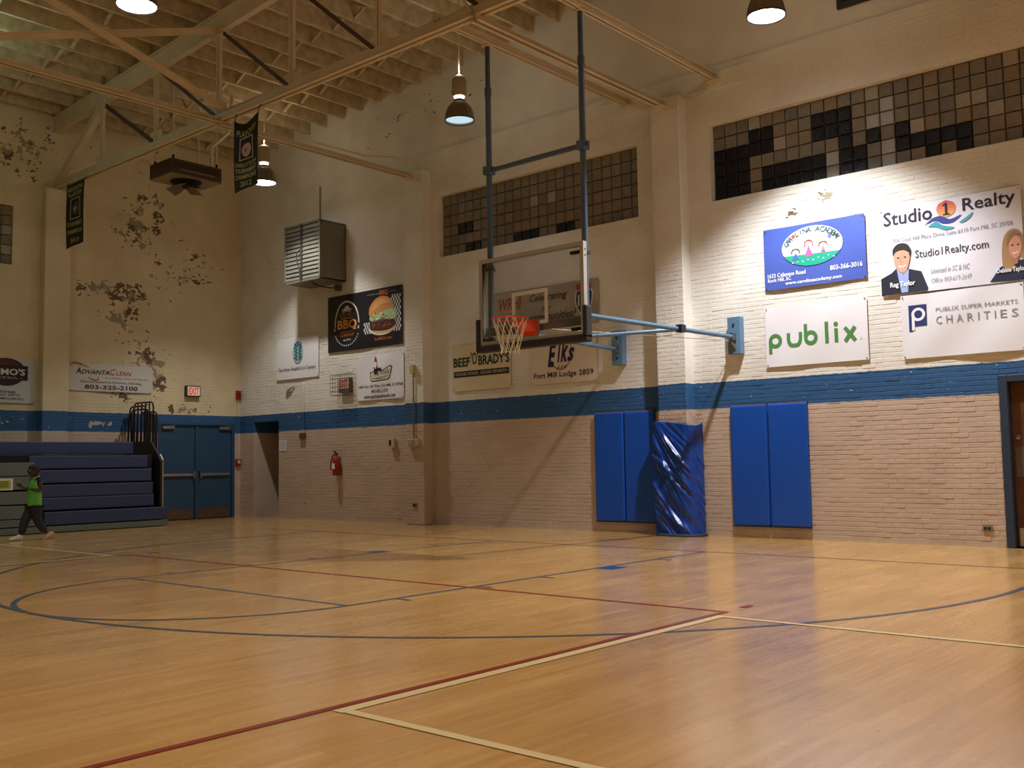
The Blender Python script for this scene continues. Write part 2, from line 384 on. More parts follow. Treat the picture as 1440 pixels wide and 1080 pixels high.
# passage behind the opening
mb = MB(); mb.box(-11.87, -11.57, WY+.3, 5.4, 0, 2.5); mb.box(-10.6, -10.3, WY+.3, 5.4, 0, 2.5); mb.box(-11.87, -10.3, 5.4, 5.6, 0, 2.5); mb.box(-11.87, -10.3, WY+.3, 5.6, 2.21, 2.5)
tag(mb.build('wall_passage', M_back), kind='structure')
# bearing blocks under the hoop beams
for x in (-.95, 1.08): B(x-.42, x+.42, WY-.03, WY+.1, 6.99, 7.28).build('bearing_block', M_back, wall_back, bevel=.01)
tag(B(LX, DOORR[0]-.02, WY-.012, WY+.01, 0, .02).build('baseboard_back', mat('pale floor joint', 'c9b391', .6)), kind='structure')

# ------------------------------------------------------------------ glass block windows
def block_mesh(w, h, m, name):
    t = MB(); c = .012; d = .03
    b = [(-w/2, 0, -h/2), (w/2, 0, -h/2), (w/2, 0, h/2), (-w/2, 0, h/2)]
    b2 = [(x, -d, z) for x, _, z in b]
    f = [(x-math.copysign(c, x), -d-.008, z-math.copysign(c, z)) for x, _, z in b]
    f2 = [(x*.55, -d-.003, z*.55) for x, _, z in b]
    t.add(b+b2+f+f2, [(i, (i+1) % 4, (i+1) % 4+4, i+4) for i in range(4)] + [(i+4, (i+1) % 4+4, (i+1) % 4+8, i+8) for i in range(4)] + [(i+8, (i+1) % 4+8, (i+1) % 4+12, i+12) for i in range(4)] + [(12, 13, 14, 15)])
    return t.mesh(name, m)
M_mortar = mat('grey block joint', '6a6458', .8)
BLK = [mat('dusty glass block', '807a6d', .62, noise=.15, nscale=14), mat('brown coated glass block', '867868', .62, noise=.12, nscale=12), mat('pale coated glass block', 'a09a90', .62, noise=.1, nscale=12), mat('grey coated glass block', '76716a', .62, noise=.15, nscale=10), mat('clear dark glass block', '15171f', .3, noise=.5, nscale=40, bump=.8, spec=.35), mat('bright coated glass block', '9fa0a4', .5)]
def block_window(n, win, P, dark, rows, cols, bright=(), rot=0, recess=.15, parent_wall=None):
    a0, a1, z0, z1 = win; pw, ph = (a1-a0)/cols, (z1-z0)/rows
    fr = MB(); c = [P(a0, recess, z0), P(a1, recess, z0), P(a1, recess, z1), P(a0, recess, z1)]; d = [P(a0, recess+.08, z0), P(a1, recess+.08, z0), P(a1, recess+.08, z1), P(a0, recess+.08, z1)]
    fr.add(c+d, [(0, 1, 2, 3), (4, 5, 6, 7)] + [(i, (i+1) % 4, (i+1) % 4+4, i+4) for i in range(4)])
    w = tag(fr.build('window_%d' % n, M_mortar), kind='structure')
    ms = [block_mesh(pw-.016, ph-.016, m, 'glass_block') for m in BLK]; rnd = random.Random(n)
    for i in range(cols):
        for j in range(rows):
            k = 4 if (i, j) in dark else 5 if (i, j) in bright else rnd.choices((0, 1, 2, 3), (4, 3, .3 if n == 1 else 1, 3))[0]
            o = bpy.data.objects.new('glass_block', ms[k]); COL.objects.link(o); o.parent = w
            o.location = P(a0+(i+.5)*pw, recess, z1-(j+.5)*ph); o.rotation_euler = (0, 0, rot)
    return w
D2 = [(.7, 3), (1.75, 3), (2.8, 3), (3.8, 3), (4.8, 3), (3.9, 2), (4.9, 2), (.7, 4), (1.7, 4), (2.8, 4), (.7, 5), (1.7, 5), (2.7, 5), (.7, 6), (1.7, 6), (2.7, 6), (4.7, 5), (5.8, 5), (6.8, 5), (7.9, 5), (8.9, 5), (4.7, 6), (5.8, 6), (6.8, 6), (7.9, 6), (8.9, 6), (9, 2), (10, 2), (11.1, 2), (8.9, 3), (10, 3), (11.1, 3), (11.1, 4), (11.1, 5), (12.1, 5), (11, 6), (12, 6), (13.1, 4), (15.2, 4), (15.2, 5), (16.2, 5), (17.3, 5), (18.3, 5), (19.3, 5), (17.2, 6), (19.3, 6)]
dark2 = {(int((.67+v*.1995-.707)/.2046), r-1) for v, r in D2}
block_window(1, WIN1, PB, {(2, 3), (3, 3), (3, 5), (4, 5), (9, 5), (10, 5), (11, 5), (14, 5), (15, 5)}, 6, 23)
block_window(2, WIN2, PB, dark2, 6, 23, bright={(12, 2), (12, 3), (13, 2), (10, 4), (13, 1), (9, 4), (13, 4), (13, 5), (10, 5)})
block_window(3, WINL, PL, set(), 6, 21, rot=math.pi/2, recess=.08)

# ------------------------------------------------------------------ ceiling: deck, joists, bridging
dk = MB()
for i in range(12):
    for s in (-1, 1):
        xa, xb = .05+s*i*1.04, .05+s*(i+1)*1.04
        za, zb = roof_z(xa)+.3, roof_z(xb)+.3
        dk.add([(xa, FY-.3, za), (xb, FY-.3, zb), (xb, WY+.3, zb), (xa, WY+.3, za), (xa, FY-.3, za+.1), (xb, FY-.3, zb+.1), (xb, WY+.3, zb+.1), (xa, WY+.3, za+.1)], [(0, 1, 2, 3), (4, 5, 6, 7), (0, 1, 5, 4), (2, 3, 7, 6), (1, 2, 6, 5), (0, 3, 7, 4)])
ceiling = tag(dk.build('ceiling', M_ceil), kind='structure')
TR = [-2.03, -6.58, -11.13, -15.68]
bays = [(WY+.1, TR[0]), (TR[0], TR[1]), (TR[1], TR[2]), (TR[2], TR[3]), (TR[3], FY)]
jx = [-11.9+.6*i for i in range(40)]
for bi, (ya, yb) in enumerate(bays):
    L_ = ya-yb
    jm = B(-.03, .03, -L_/2-.02, L_/2+.02, 0, .3).mesh('joist', M_joist)
    for x in jx:
        o = bpy.data.objects.new('joist', jm); COL.objects.link(o); o.parent = ceiling; o.location = (x, (ya+yb)/2, roof_z(x))
    if bi < 2:
        for i in range(len(jx)-1):
            if jx[i] > 4.5: continue
            for f in (.38, .72):
                yy = yb+(ya-yb)*f; z0, z1 = roof_z(jx[i]), roof_z(jx[i+1])
                MB().bar((jx[i]+.03, yy, z0+.27), (jx[i+1]-.03, yy, z1+.04), .05, .035).build('bridging', M_joist, ceiling)
                MB().bar((jx[i]+.03, yy+.06, z0+.04), (jx[i+1]-.03, yy+.06, z1+.27), .05, .035).build('bridging', M_joist, ceiling)

# ------------------------------------------------------------------ roof trusses
nodes = [.05-2.03*k for k in range(-5, 7)]
def truss(yc, label):
    t = thing('roof_truss', (0.05, yc, 7.0), label, 'truss', 'steel roof trusses')
    xl, xr = LX-.1, RX+.1
    for s in (-1, 1):
        mb = MB(); mb.box(xl, xr, yc+s*.035-.045*(s < 0)-0*(s > 0), yc+s*.035+.045*(s > 0), 6.97, 6.985)
        mb.box(xl, xr, yc+s*.03-.008, yc+s*.03+.008, 6.97, 7.11)
        mb.build('bottom_chord', M_truss, t)
    MB().box(xl, xr, yc-.012, yc+.012, 7.0, 7.16).build('chord_plate', M_truss, t)
    for a, b in ((xl, .05), (.05, xr)):
        za, zb = roof_z(a)-.01, roof_z(b)-.01
        mb = MB(); mb.bar((a, yc, za-.16), (b, yc, zb-.16), .11, .3); mb.bar((a, yc, za-.015), (b, yc, zb-.015), .2, .03); mb.build('top_chord', M_truss, t)
    for i, x in enumerate(nodes):
        if x < LX+.5 or x > RX-.5: continue
        zt = roof_z(x)-.28
        for s in (-1, 1): MB().bar((x+s*.035, yc, 7.03), (x+s*.035, yc, zt), .045, .05, (0, 1, 0)).build('web_post', M_truss, t)
        mb = MB(); mb.box(x-.2, x+.2, yc-.014, yc+.014, 7.05, 7.3); mb.build('gusset', M_truss, t)
        MB().box(x-.17, x+.17, yc-.07, yc+.07, zt-.12, zt+.05).build('gusset', M_truss, t)
        if x < .1 and x > LX+3: 
            x2 = x-2.03; MB().bar((x2+.12, yc-.02, roof_z(x2)-.34), (x-.1, yc-.02, 7.12), .03, .06).build('web_diagonal', M_trussd, t)
        if x > 0 and x < RX-3:
            x2 = x+2.03; MB().bar((x2-.12, yc-.02, roof_z(x2)-.34), (x+.1, yc-.02, 7.12), .03, .06).build('web_diagonal', M_trussd, t)
    x1 = nodes[-2] if nodes[-2] > LX+1 else nodes[-3]
    MB().bar((LX+.05, yc, 7.06), (x1+.1, yc, roof_z(x1)-.3), .12, .14).build('end_diagonal', M_truss, t)
    MB().bar((x1, yc, roof_z(x1)-.3), (x1+1.93, yc-.02, 7.14), .03, .07).build('web_diagonal', M_trussd, t)
    MB().bar((RX-.05, yc, 7.06), (nodes[0], yc, roof_z(nodes[0])-.3), .12, .14).build('end_diagonal', M_truss, t)
    return t
truss(TR[0], 'cream steel roof truss carrying the two black hanging pennants')
truss(TR[1], 'cream steel roof truss at the upper ends of the sway braces')
truss(TR[2], 'cream steel roof truss over mid court'); truss(TR[3], 'cream steel roof truss over the back court')
# tie beams from truss to hoop wall
def tie(name, x, y0, y1, z, label, dbl=True):
    t = thing(name, (x, (y0+y1)/2, z), label, 'beam')
    if dbl:
        for s in (-1, 1):
            mb = MB(); mb.box(x+s*.045-.035, x+s*.045+.035, y0, y1, z, z+.012); mb.box(x+s*.018-.006, x+s*.018+.006, y0, y1, z, z+.1); mb.build('steel_angle', M_truss, t)
    else:
        mb = MB(); mb.box(x-.05, x+.05, y0, y1, z, z+.014); mb.box(x-.05, x+.05, y0, y1, z+.1, z+.114); mb.box(x-.008, x+.008, y0, y1, z, z+.114); mb.build('steel_channel', M_truss, t)
    B(x-.1, x+.1, y1-.14, y1, z-.012, z).build('end_plate', M_truss, t)
    return t
tie('tie_beam', -5.9, TR[0]-.1, 2.25, 6.87, 'cream double angle tie beam landing on the pilaster by the burger banner')
tie('tie_beam', -.02, TR[0]-.1, 2.25, 6.87, 'cream double angle tie beam landing on the pilaster behind the hoop')
tie('tie_beam', -5.95, TR[1], TR[0]+.1, 6.93, 'cream tie beam running between the two roof trusses')
tie('hoop_beam', -.79, TR[0]-.1, WY, 7.12, 'cream beam holding the hoop pole above the net', False)
tie('hoop_beam', .85, TR[0]-.1, WY, 7.12, 'cream beam holding the hoop pole above the wall bracket', False)
def brace(p, q, label):
    t = thing('sway_brace', ((p[0]+q[0])/2, (p[1]+q[1])/2, (p[2]+q[2])/2), label, 'brace')
    MB().bar(p, q, .1, .02).build('brace_flange', M_truss, t); MB().bar((p[0], p[1], p[2]-.05), (q[0], q[1], q[2]-.05), .02, .1).build('brace_web', M_truss, t)
brace((-6.03, TR[0], 8.62), (-6.03, TR[1], 7.06), 'cream sway brace running from the top chord down to the second truss')
brace((-5.84, TR[0], 7.2), (-5.84, TR[1], 8.55), 'cream sway brace running from the bottom chord up to the second truss')
# conduits on the pilaster and truss
t = thing('electrical_conduit', (-5.75, 2.1, 6.9), 'thin painted conduit bending from the tie beam over the pilaster top', 'conduit')
MB().tube([(-5.78, -.2, 7.0), (-5.78, 1.0, 7.02), (-5.74, 1.6, 7.12), (-5.68, 1.95, 7.12), (-5.62, 2.24, 7.02)], .018, 6).build('pipe', M_truss, t, True)
B(-5.66, -5.58, 2.2, 2.26, 6.97, 7.07).build('junction_box', M_truss, t)
t = thing('electrical_conduit', (-.1, TR[0]-.1, 7.2), 'painted conduit clipped across the truss chord above the hoop', 'conduit')
MB().tube([(-.3, -3.4, 7.3), (-.28, -2.4, 7.25), (-.22, -2.12, 7.2), (-.1, -2.1, 7.02)], .02, 6).build('pipe', M_truss, t, True)
MB().lathe([(.0, 0), (.07, 0), (.07, .05), (0, .05)], (-.27, -2.4, 7.22), 12).build('junction_box', M_truss, t)

# ------------------------------------------------------------------ doors
# double door in the bleacher wall
d = tag(MB().box(LX-.06, LX+.02, .36, .43, 0, 2.2).box(LX-.06, LX+.02, 2.26, 2.33, 0, 2.2).box(LX-.06, LX+.02, .43, 2.26, 2.14, 2.2).box(LX-.07, LX+.0, 1.3, 1.375, 0, 2.14).build('door_1', M_bluewall, bevel=.006), kind='structure')
kick = mat('worn kick plate', '6f5a4a', .4, .4, noise=.2)
for (y0, y1, hinge) in ((.435, 1.295, -1), (1.38, 2.255, 1)):
    lf = B(LX-.075, LX-.03, y0, y1, .01, 2.135).build('door_leaf', M_bluewall, d, bevel=.004)
    B(LX-.03, LX-.026, y0+.02, y1-.02, .02, .24).build('kick_plate', kick, lf)
    ya, yb = (y0+.03, y1-.02) if hinge < 0 else (y0+.02, y1-.06)
    mb = MB(); mb.box(LX-.028, LX+.02, ya, yb, .985, 1.04); mb.build('panic_bar', M_alu, lf, bevel=.006)
    yl = y1-.07 if hinge < 0 else y0+.02
    B(LX-.03, LX+.045, yl, yl+.05, .93, 1.1).build('latch_case', M_chrome, lf, bevel=.006)
    yc = y0+.03 if hinge < 0 else y1-.33
    cl = B(LX-.03, LX+.03, yc, yc+.29, 2.05, 2.11).build('door_closer', M_alu, lf, bevel=.008)
    MB().bar((LX+.01, yc+.15, 2.12), (LX+.09, yc+.26, 2.125), .02, .008).bar((LX+.09, yc+.26, 2.125), (LX+.0, yc+.3, 2.14), .02, .008).build('closer_arm', M_alu, lf)
tag(B(LX-.25, LX-.2, .36, 2.33, 0, 2.2).build('door_backing', M_dark, d))
# brown door in the hoop wall
x0, x1 = DOORR[0], DOORR[1]
d2 = tag(MB().box(x0, x0+.1, WY-.015, WY+.2, 0, 2.2).box(x1-.1, x1, WY-.015, WY+.2, 0, 2.2).box(x0+.1, x1-.1, WY-.015, WY+.2, 2.11, 2.2).build('door_2', M_frameblue, bevel=.008), kind='structure')
wood = mat('brown stained wood', '5a3420', .42, noise=.3, nscale=5)
for (a, b) in ((x0+.105, (x0+x1)/2-.003), ((x0+x1)/2+.003, x1-.105)):
    lf = B(a, b, WY+.09, WY+.135, .01, 2.105).build('door_leaf', wood, d2, bevel=.004)
    B(a+.03, b-.03, WY+.086, WY+.09, .02, .25).build('kick_plate', M_alu, lf)
    B(a+.03, a+.13, WY+.085, WY+.09, .9, 1.28).build('push_plate', mat('dull steel plate', '6d6258', .4, .5), lf)
    MB().lathe([(.0, 0), (.035, 0), (.03, -.012), (0, -.016)], (a+.07, WY+.088, 1.4), 14, 'y').build('lock_cylinder', M_chrome, lf, True)
B(x0, x1, WY+.28, WY+.3, 0, 2.2).build('door_backing', M_dark, d2)

# ------------------------------------------------------------------ lamps
def lamp(loc, label, lit, col):
    t = thing('bell_lamp', loc, label, 'lamp', 'bell lamps hung from the roof')
    x, y, z = loc; R_ = .25
    prof = [(R_, 0), (R_*.985, .05), (R_*.93, .13), (R_*.82, .21), (R_*.62, .28), (R_*.42, .315)]
    sh = MB().lathe(prof, loc, 36, rib=.022); sh.lathe([(r*.965, h+.004) for r, h in reversed(prof)], loc, 36); sh.build('reflector', mat('ribbed aluminium reflector', '8f8577', .3, .7), t, False)
    MB().lathe([(R_+.004, -.012), (R_+.008, 0), (R_+.004, .012), (R_-.012, .0), (R_+.004, -.012)], loc, 36).build('rim_ring', mat('dark lamp rim', '4a4743', .4, .5), t, True)
    if lit > 1: em = mat('lit lamp lens %d' % lit, (1, .97, .95), .3, emit=14)
    else: em = mat('dim lamp lens', (.55, .78, .95), .3, emit=.55)
    MB().disc((x, y, z+.03), R_*.955, 32).build('lens', em, t)
    MB().lathe([(.0, .31), (.1, .31), (.1, .36), (.0, .36)], loc, 20).build('collar', M_chrome, t, True)
    MB().lathe([(.0, .36), (.085, .36), (.085, .42), (0, .42)], loc, 20).build('glow_slot', mat('glowing lamp slot', (1, .99, .96), .4, emit=3), t, True)
    MB().lathe([(.0, .42), (.11, .42), (.125, .46), (.125, .7), (.1, .76), (.05, .79), (0, .79)], loc, 20).build('ballast_housing', mat('painted ballast case', 'a6967a', .5), t, True)
    MB().tube([(x, y, z+.79), (x, y, roof_z(x)+.31)], .012, 6).build('hanger_rod', M_truss, t, True)
    return t
for (x, y, pw, upw, c, lab) in LAMPS:
    t = lamp((x, y, LAMP_Z), lab, 2 if pw > 90 else 1, c)
    ld = bpy.data.lights.new('lamp_light', 'SPOT'); ld.energy = pw; ld.color = c; ld.spot_size = math.radians(104); ld.spot_blend = .5; ld.shadow_soft_size = .1
    lo = bpy.data.objects.new('lamp_light', ld); COL.objects.link(lo); lo.parent = t; lo.location = (0, 0, -.03)
    lu = bpy.data.lights.new('lamp_uplight', 'POINT'); lu.energy = upw; lu.color = (c[0], c[1]*.88, c[2]*.66) if c[0] > .7 else c; lu.shadow_soft_size = .05
    lo = bpy.data.objects.new('lamp_uplight', lu); COL.objects.link(lo); lo.parent = t; lo.location = (0, 0, .9)

# ------------------------------------------------------------------ basketball hoop
BY = -1.154
h = thing('basketball_hoop', (0, BY, 2.786), 'wall braced basketball hoop with glass backboard hung on two blue poles', 'basketball hoop')
fr = MB()
for (a, b, c, e) in ((-.914, .914, 3.945, 4.003), (-.914, .914, 2.786, 2.844), (-.914, -.856, 2.844, 3.945), (.856, .914, 2.844, 3.945)): fr.box(a, b, BY, BY+.075, c, e)
fo = fr.build('backboard_frame', mat('pale aluminium frame', 'b5aea2', .4, .25), h, bevel=.003)
for zz in (3.9, 3.82): MB().lathe([(0, 0), (.012, 0), (.012, .004), (0, .004)], (.914, BY+.04, zz), 8, 'x').build('bolt', M_black, fo)
gm = bpy.data.materials.new('backboard glass'); gm.use_nodes = True; nt = gm.node_tree; nt.nodes.clear()
out = nt.nodes.new('ShaderNodeOutputMaterial'); mx = nt.nodes.new('ShaderNodeMixShader'); tr = nt.nodes.new('ShaderNodeBsdfTransparent'); gl = nt.nodes.new('ShaderNodeBsdfGlossy'); fz = nt.nodes.new('ShaderNodeFresnel')
tr.inputs[0].default_value = (.965, .975, .97, 1); gl.inputs['Roughness'].default_value = .04; fz.inputs['IOR'].default_value = 1.45
nt.links.new(fz.outputs[0], mx.inputs[0]); nt.links.new(tr.outputs[0], mx.inputs[1]); nt.links.new(gl.outputs[0], mx.inputs[2]); nt.links.new(mx.outputs[0], out.inputs[0])
B(-.856, .856, BY+.008, BY+.02, 2.844, 3.945).build('backboard_glass', gm, h)
sq = MB()
for (a, b, c, e) in ((-.31, .31, 3.42, 3.47), (-.31, .31, 3.005, 3.055), (-.31, -.26, 3.055, 3.42), (.26, .31, 3.055, 3.42)): sq.box(a, b, BY+.001, BY+.0075, c, e)
sq.build('target_square', mat('white board tape', 'e4e2da', .5), h)
for sx in (-1, 1):
    for zz in (3.875, 2.88): B(*sorted((sx*.68, sx*.87)), BY+.022, BY+.07, zz-.02, zz+.02).build('corner_bracket', M_black, h)
pd = MB(); pd.box(-.965, .965, BY-.03, BY+.1, 2.70, 2.80)
padm = mat('dark backboard padding', '2a2526', .55)
pd.build('bottom_padding', padm, h, bevel=.02)
for sx in (-1, 1): B(*sorted((sx*.895, sx*.965)), BY-.03, BY+.1, 2.74, 3.17).build('side_padding', padm, h, bevel=.02)
# rim
rc = Vector((0, BY-.02-.15-.2286, 3.05))
ring = [(rc.x+.2286*math.cos(2*math.pi*i/40), rc.y+.2286*math.sin(2*math.pi*i/40), rc.z) for i in range(40)]
rim = MB().tube(ring, .011, 8, close=True).build('rim', M_orange, h, True)
mb = MB(); mb.box(-.14, .14, BY-.03, BY, 2.86, 3.06); mb.box(-.12, .12, rc.y+.2, BY, 3.03, 3.045)
mb.add([(-.13, BY-.02, 3.04), (-.13, BY-.02, 2.9), (-.09, rc.y+.21, 3.03), (.13, BY-.02, 3.04), (.13, BY-.02, 2.9), (.09, rc.y+.21, 3.03)], [(0, 1, 2), (3, 4, 5), (1, 2, 5, 4)])
mb.build('rim_bracket', M_orange, h, bevel=.003)
mb = MB()
for sx in (-1, 1): mb.tube([(sx*.13, BY-.03, 2.92), (sx*.2, rc.y+.13, 3.04)], .008, 6)
mb.build('rim_brace', M_orange, h, True)
B(-.17, .17, BY-.012, BY+.001, 2.85, 3.075).build('mounting_plate', M_grey, h)
# net: crossing cords drawn in towards the bottom
def nr(z): 
    tt = (3.04-z)/.44; return .225-.115*min(1, tt*1.15)+.01*tt
nb = MB(); n = 12
for k in range(n):
    for dirn in (-1, 1):
        pts = []
        for i in range(15):
            tt = i/14; z = 3.035-.44*tt; an = 2*math.pi*(k + dirn*tt*1.5*(1 if tt > .0 else 0))/n
            pts.append((rc.x+nr(z)*math.cos(an), rc.y+nr(z)*math.sin(an), z))
        nb.tube(pts, .0042, 5)
nb.build('net', M_net, h, True)
# poles
for sx in (-.83, .83):
    mb = MB().tube([(sx, -1.0, 2.82), (sx, -1.0, 6.5)], .042, 14); po = mb.build('pole', M_poleblue, h, True)
    MB().tube([(sx, -1.0, 6.42), (sx, -1.0, 7.11)], .036, 14).build('pole_extension', M_poleblue, po, True)
    MB().tube([(sx, -1.0, 6.38), (sx, -1.0, 6.5)], .05, 14).build('collar', M_poleblue, po, True)
    MB().box(sx-.07, sx+.07, -1.07, -.93, 7.105, 7.13).build('beam_clamp', M_truss, po)
    mb = MB().box(sx-.065, sx+.065, -1.065, -.935, 5.24, 5.36); mb.box(sx-.1, sx+.1, -1.02, -.98, 5.27, 5.33); mb.build('pipe_clamp', M_poleblue, po, bevel=.008)
MB().tube([(-.8, -1.0, 5.3), (.8, -1.0, 5.3)], .036, 12).build('cross_pipe', M_poleblue, h, True)
B(-.9, .9, -1.075, -1.045, 2.93, 3.05).build('cross_plate', M_grey, h, bevel=.004)
for zz in (3.875, 2.88):
    for sx in (-.83, .83): B(sx-.05, sx+.05, BY+.07, -.95, zz-.015, zz+.015).build('pole_bracket', M_black, h)
# arms and wall plates
for (x, px) in ((-1.07, -.83), (1.1, .83)):
    pl = B(x-.105, x+.105, 2.36, WY-.002, 2.77, 3.34).build('wall_plate', M_steelblue, h, bevel=.006)
    for zz in (2.88, 3.22): MB().lathe([(0, 0), (.02, 0), (.018, -.016), (0, -.018)], (x, 2.36, zz), 8, 'y').build('bolt', M_black, pl)
    B(x-.04, x+.04, 2.27, 2.37, 2.97, 3.09).build('hinge', M_chrome, pl, bevel=.006)
    MB().tube([(px, -1.0, 3.06), (x, 2.32, 3.03)], .034, 12).build('support_arm', M_steelblue, h, True)
MB().tube([(-.83, -1.0, 2.84), (1.0, .98, 3.035)], .028, 12).build('diagonal_arm', M_steelblue, h, True)
mb = MB(); mb.box(.97, 1.07, .92, 1.04, 2.99, 3.1); mb.build('arm_clamp', M_black, h, bevel=.006)
MB().tube([(.83, -1.0, 3.0), (-.98, 2.36, 3.1)], .005, 5).tube([(-.83, -1.0, 3.1), (1.03, 2.36, 2.98)], .005, 5).tube([(1.1, 2.3, 2.95), (1.14, 2.4, 2.8)], .02, 6).build('guy_wire', M_chrome, h)

# ------------------------------------------------------------------ wall pads and tarp
def pad(x0, x1, label):
    t = thing('wall_pad', ((x0+x1)/2, 2.44, .17), label, 'wall pad', 'blue wall pads under the hoop')
    B(x0+.004, x1-.004, 2.425, WY-.002, .18, 1.985).build('cushion', M_pad, t, bevel=.025)
    B(x0+.01, x1-.01, 2.47, WY-.001, .16, 2.0).build('backing_board', M_black, t)
    B(x0+.012, x1-.012, 2.445, 2.48, 1.984, 1.996).build('top_batten', mat('pad batten', '8a6a50', .6), t)
    B(x0+.004, x1-.004, 2.43, 2.48, .165, .182).build('hem', mat('dark blue hem', '16244a', .5), t)
pad(-1.63, -1.03, 'blue vinyl wall pad farther from the wrapped pilaster, of the pair below the lodge banner')
pad(-1.02, -.42, 'blue vinyl wall pad half in shadow, next to the wrapped pilaster')
pad(.945, 1.56, 'blue vinyl wall pad of the brighter pair, on the side of the wrapped pilaster')
pad(1.57, 2.20, 'blue vinyl wall pad of the brighter pair, on the side of the brown door')
# tarp wrapped round the pilaster base
def tarp():
    path = [(-.27, 2.40), (-.275, 2.22), (-.262, 2.165), (-.2, 2.145), (.3, 2.14), (.38, 2.17), (.44, 2.26), (.465, 2.36), (.46, 2.45)]
    seg = [0]
    for a, b in zip(path, path[1:]): seg.append(seg[-1]+math.dist(a, b))
    nu, nv = 90, 110; mb = MB(); rnd = random.Random(4)
    folds = [(rnd.uniform(-1.2, 1.9), rnd.uniform(.02, .055), rnd.uniform(.014, .034), rnd.uniform(.75, 1.5)) for _ in range(30)]
    def at(s):
        for i in range(len(seg)-1):
            if s <= seg[i+1] or i == len(seg)-2:
                f = (s-seg[i])/(seg[i+1]-seg[i]); a, b = path[i], path[i+1]
                nx, ny = (b[1]-a[1]), -(b[0]-a[0]); l = math.hypot(nx, ny)
                return a[0]+f*(b[0]-a[0]), a[1]+f*(b[1]-a[1]), nx/l, ny/l
    for j in range(nv+1):
        v = j/nv
        for i in range(nu+1):
            s = seg[-1]*i/nu; x, y, nx, ny = at(s); u = i/nu
            top = 1.73 + .03*math.sin(u*5) + (.06 if u > .85 else 0)*(u-.85)/.15 + .03*(1-u)
            z = .03 + (top-.03)*v
            d_ = 0
            for (c, w, am, sl) in folds:
                q = (z - 1.75) + sl*s*1.15 + c*.55 + .12*math.sin(3*s+c*5)
                d_ += am*math.exp(-(q/w)**2)*(.3+.7*min(1, u*3))*(.35+.65*min(1, (1-v)*3+.15))
            d_ += .012*math.sin(9*z+4*s)+.02*max(0, .12-v)*8*(.5+.5*math.sin(23*s))
            d_ = max(d_, -.01)*(1 if u < .6 else max(.25, 1-(u-.6)*2.5))
            mb.v.append((x+nx*d_*.9, y+ny*d_*.9, z))
    for j in range(nv):
        for i in range(nu):
            a = j*(nu+1)+i; mb.f.append((a, a+1, a+nu+2, a+nu+1))
    t = thing('blue_tarp', (.14, 2.2, 0), 'wrinkled shiny blue plastic tarp wrapped round the base of the pilaster', 'tarp')
    o = mb.build('sheet', mat('shiny blue tarp', '0f3f9a', .3, spec=.6, noise=.1, nscale=4), t, True)
    sd = o.modifiers.new('thick', 'SOLIDIFY'); sd.thickness = .003
    MB().tube([(-.28, 2.3, .022), (-.2, 2.1, .022), (.1, 2.07, .022), (.34, 2.1, .022), (.49, 2.26, .022), (.5, 2.42, .022)], .024, 8).build('gathered_hem', mat('crumpled hem film', '33456a', .35, noise=.4, nscale=30), t, True)
tarp()

# ------------------------------------------------------------------ bleachers
BX = -10.42
bl = thing('bleachers', (-11.2, -4.5, 0), 'folded telescopic bleachers with blue seat fronts and grey aisle panels along the peeling wall', 'bleachers')
M_seat = mat('navy blue bench plastic', '35446f', .5, noise=.1, nscale=9)
M_gp = mat('grey green panel', '69736f', .55, noise=.06)
Y_END = -14.0
rows = [(1.46, 1.725, -.9, -10.85, Y_END), (1.185, 1.45, -.72, -10.6, -3.1), (.915, 1.18, -.66, -10.55, -3.0), (.65, .905, -.64, -10.52, -3.0), (.405, .66, -.63, -10.5, -2.98), (.135, .40, -.4, -10.4, -2.88)]
for z0, z1, y1, xf, y0 in rows:
    s = B(xf-.12, xf, y0, y1, z0+.012, z1-.012).build('seat_front', M_seat, bl, bevel=.015)
    B(xf-.34, xf-.03, y0, y1, z1-.02, z1-.012).build('seat_top', M_seat, s)
    B(xf-.02, xf+.002, y0, y1, z1-.022, z1-.010).build('seat_edge', mat('worn seat edge', '6b789c', .5), s)
    if y0 > -5:
        s2 = B(xf-.12, xf, Y_END, -4.35, z0+.012, z1-.012).build('seat_front', M_seat, bl, bevel=.015)
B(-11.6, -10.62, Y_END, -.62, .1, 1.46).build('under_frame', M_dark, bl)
for z0, z1, xf in ((1.075, 1.32, -10.55), (.825, 1.06, -10.52), (.555, .785, -10.5), (.29, .53, -10.48), (.145, .275, -10.44)):
    B(xf-.1, xf, -4.34, -3.02 if z1 > .3 else -2.9, z0, z1).build('aisle_panel', M_gp, bl, bevel=.006)
B(-11.3, BX+.03, Y_END, -.38, .015, .125).build('base_skirt', M_gp, bl, bevel=.006)
ep = MB().prism([(-12.0, .13), (-10.5, .13), (-10.5, 1.33), (-10.58, 1.44), (-10.9, 1.74), (-12.0, 1.74)], lambda x, z: (x, -.46, z), lambda x, z: (x, -.5, z)).build('end_panel', mat('dark end panel', '1c1a1a', .6), bl)
MB().bar((-10.5, -.45, .39), (-10.5, -.45, 1.33), .03, .05).bar((-10.5, -.45, 1.33), (-10.6, -.45, 1.45), .03, .05).build('end_trim', M_alu, ep)
def rail(x0, x1, y, zt, zb, nbar, lean=0):
    mb = MB(); r = .1
    top = [(x0-lean, y, zb), (x0, y, zt-r), (x0+r*.3, y, zt-r*.3), (x0+r, y, zt), (x1-r, y, zt), (x1-r*.3, y, zt-r*.3), (x1, y, zt-r), (x1-lean, y, zb)]
    R0 = mb.tube(top, .018, 8).build('end_rail', mat('dark bronze railing', '2b2524', .4, .3), bl, True)
    for i in range(nbar):
        x = x0+(x1-x0)*(i+1)/(nbar+1); MB().tube([(x-lean, y, zb), (x, y, zt)], .015, 6).build('rail_bar', MATS['dark bronze railing'], R0, True)
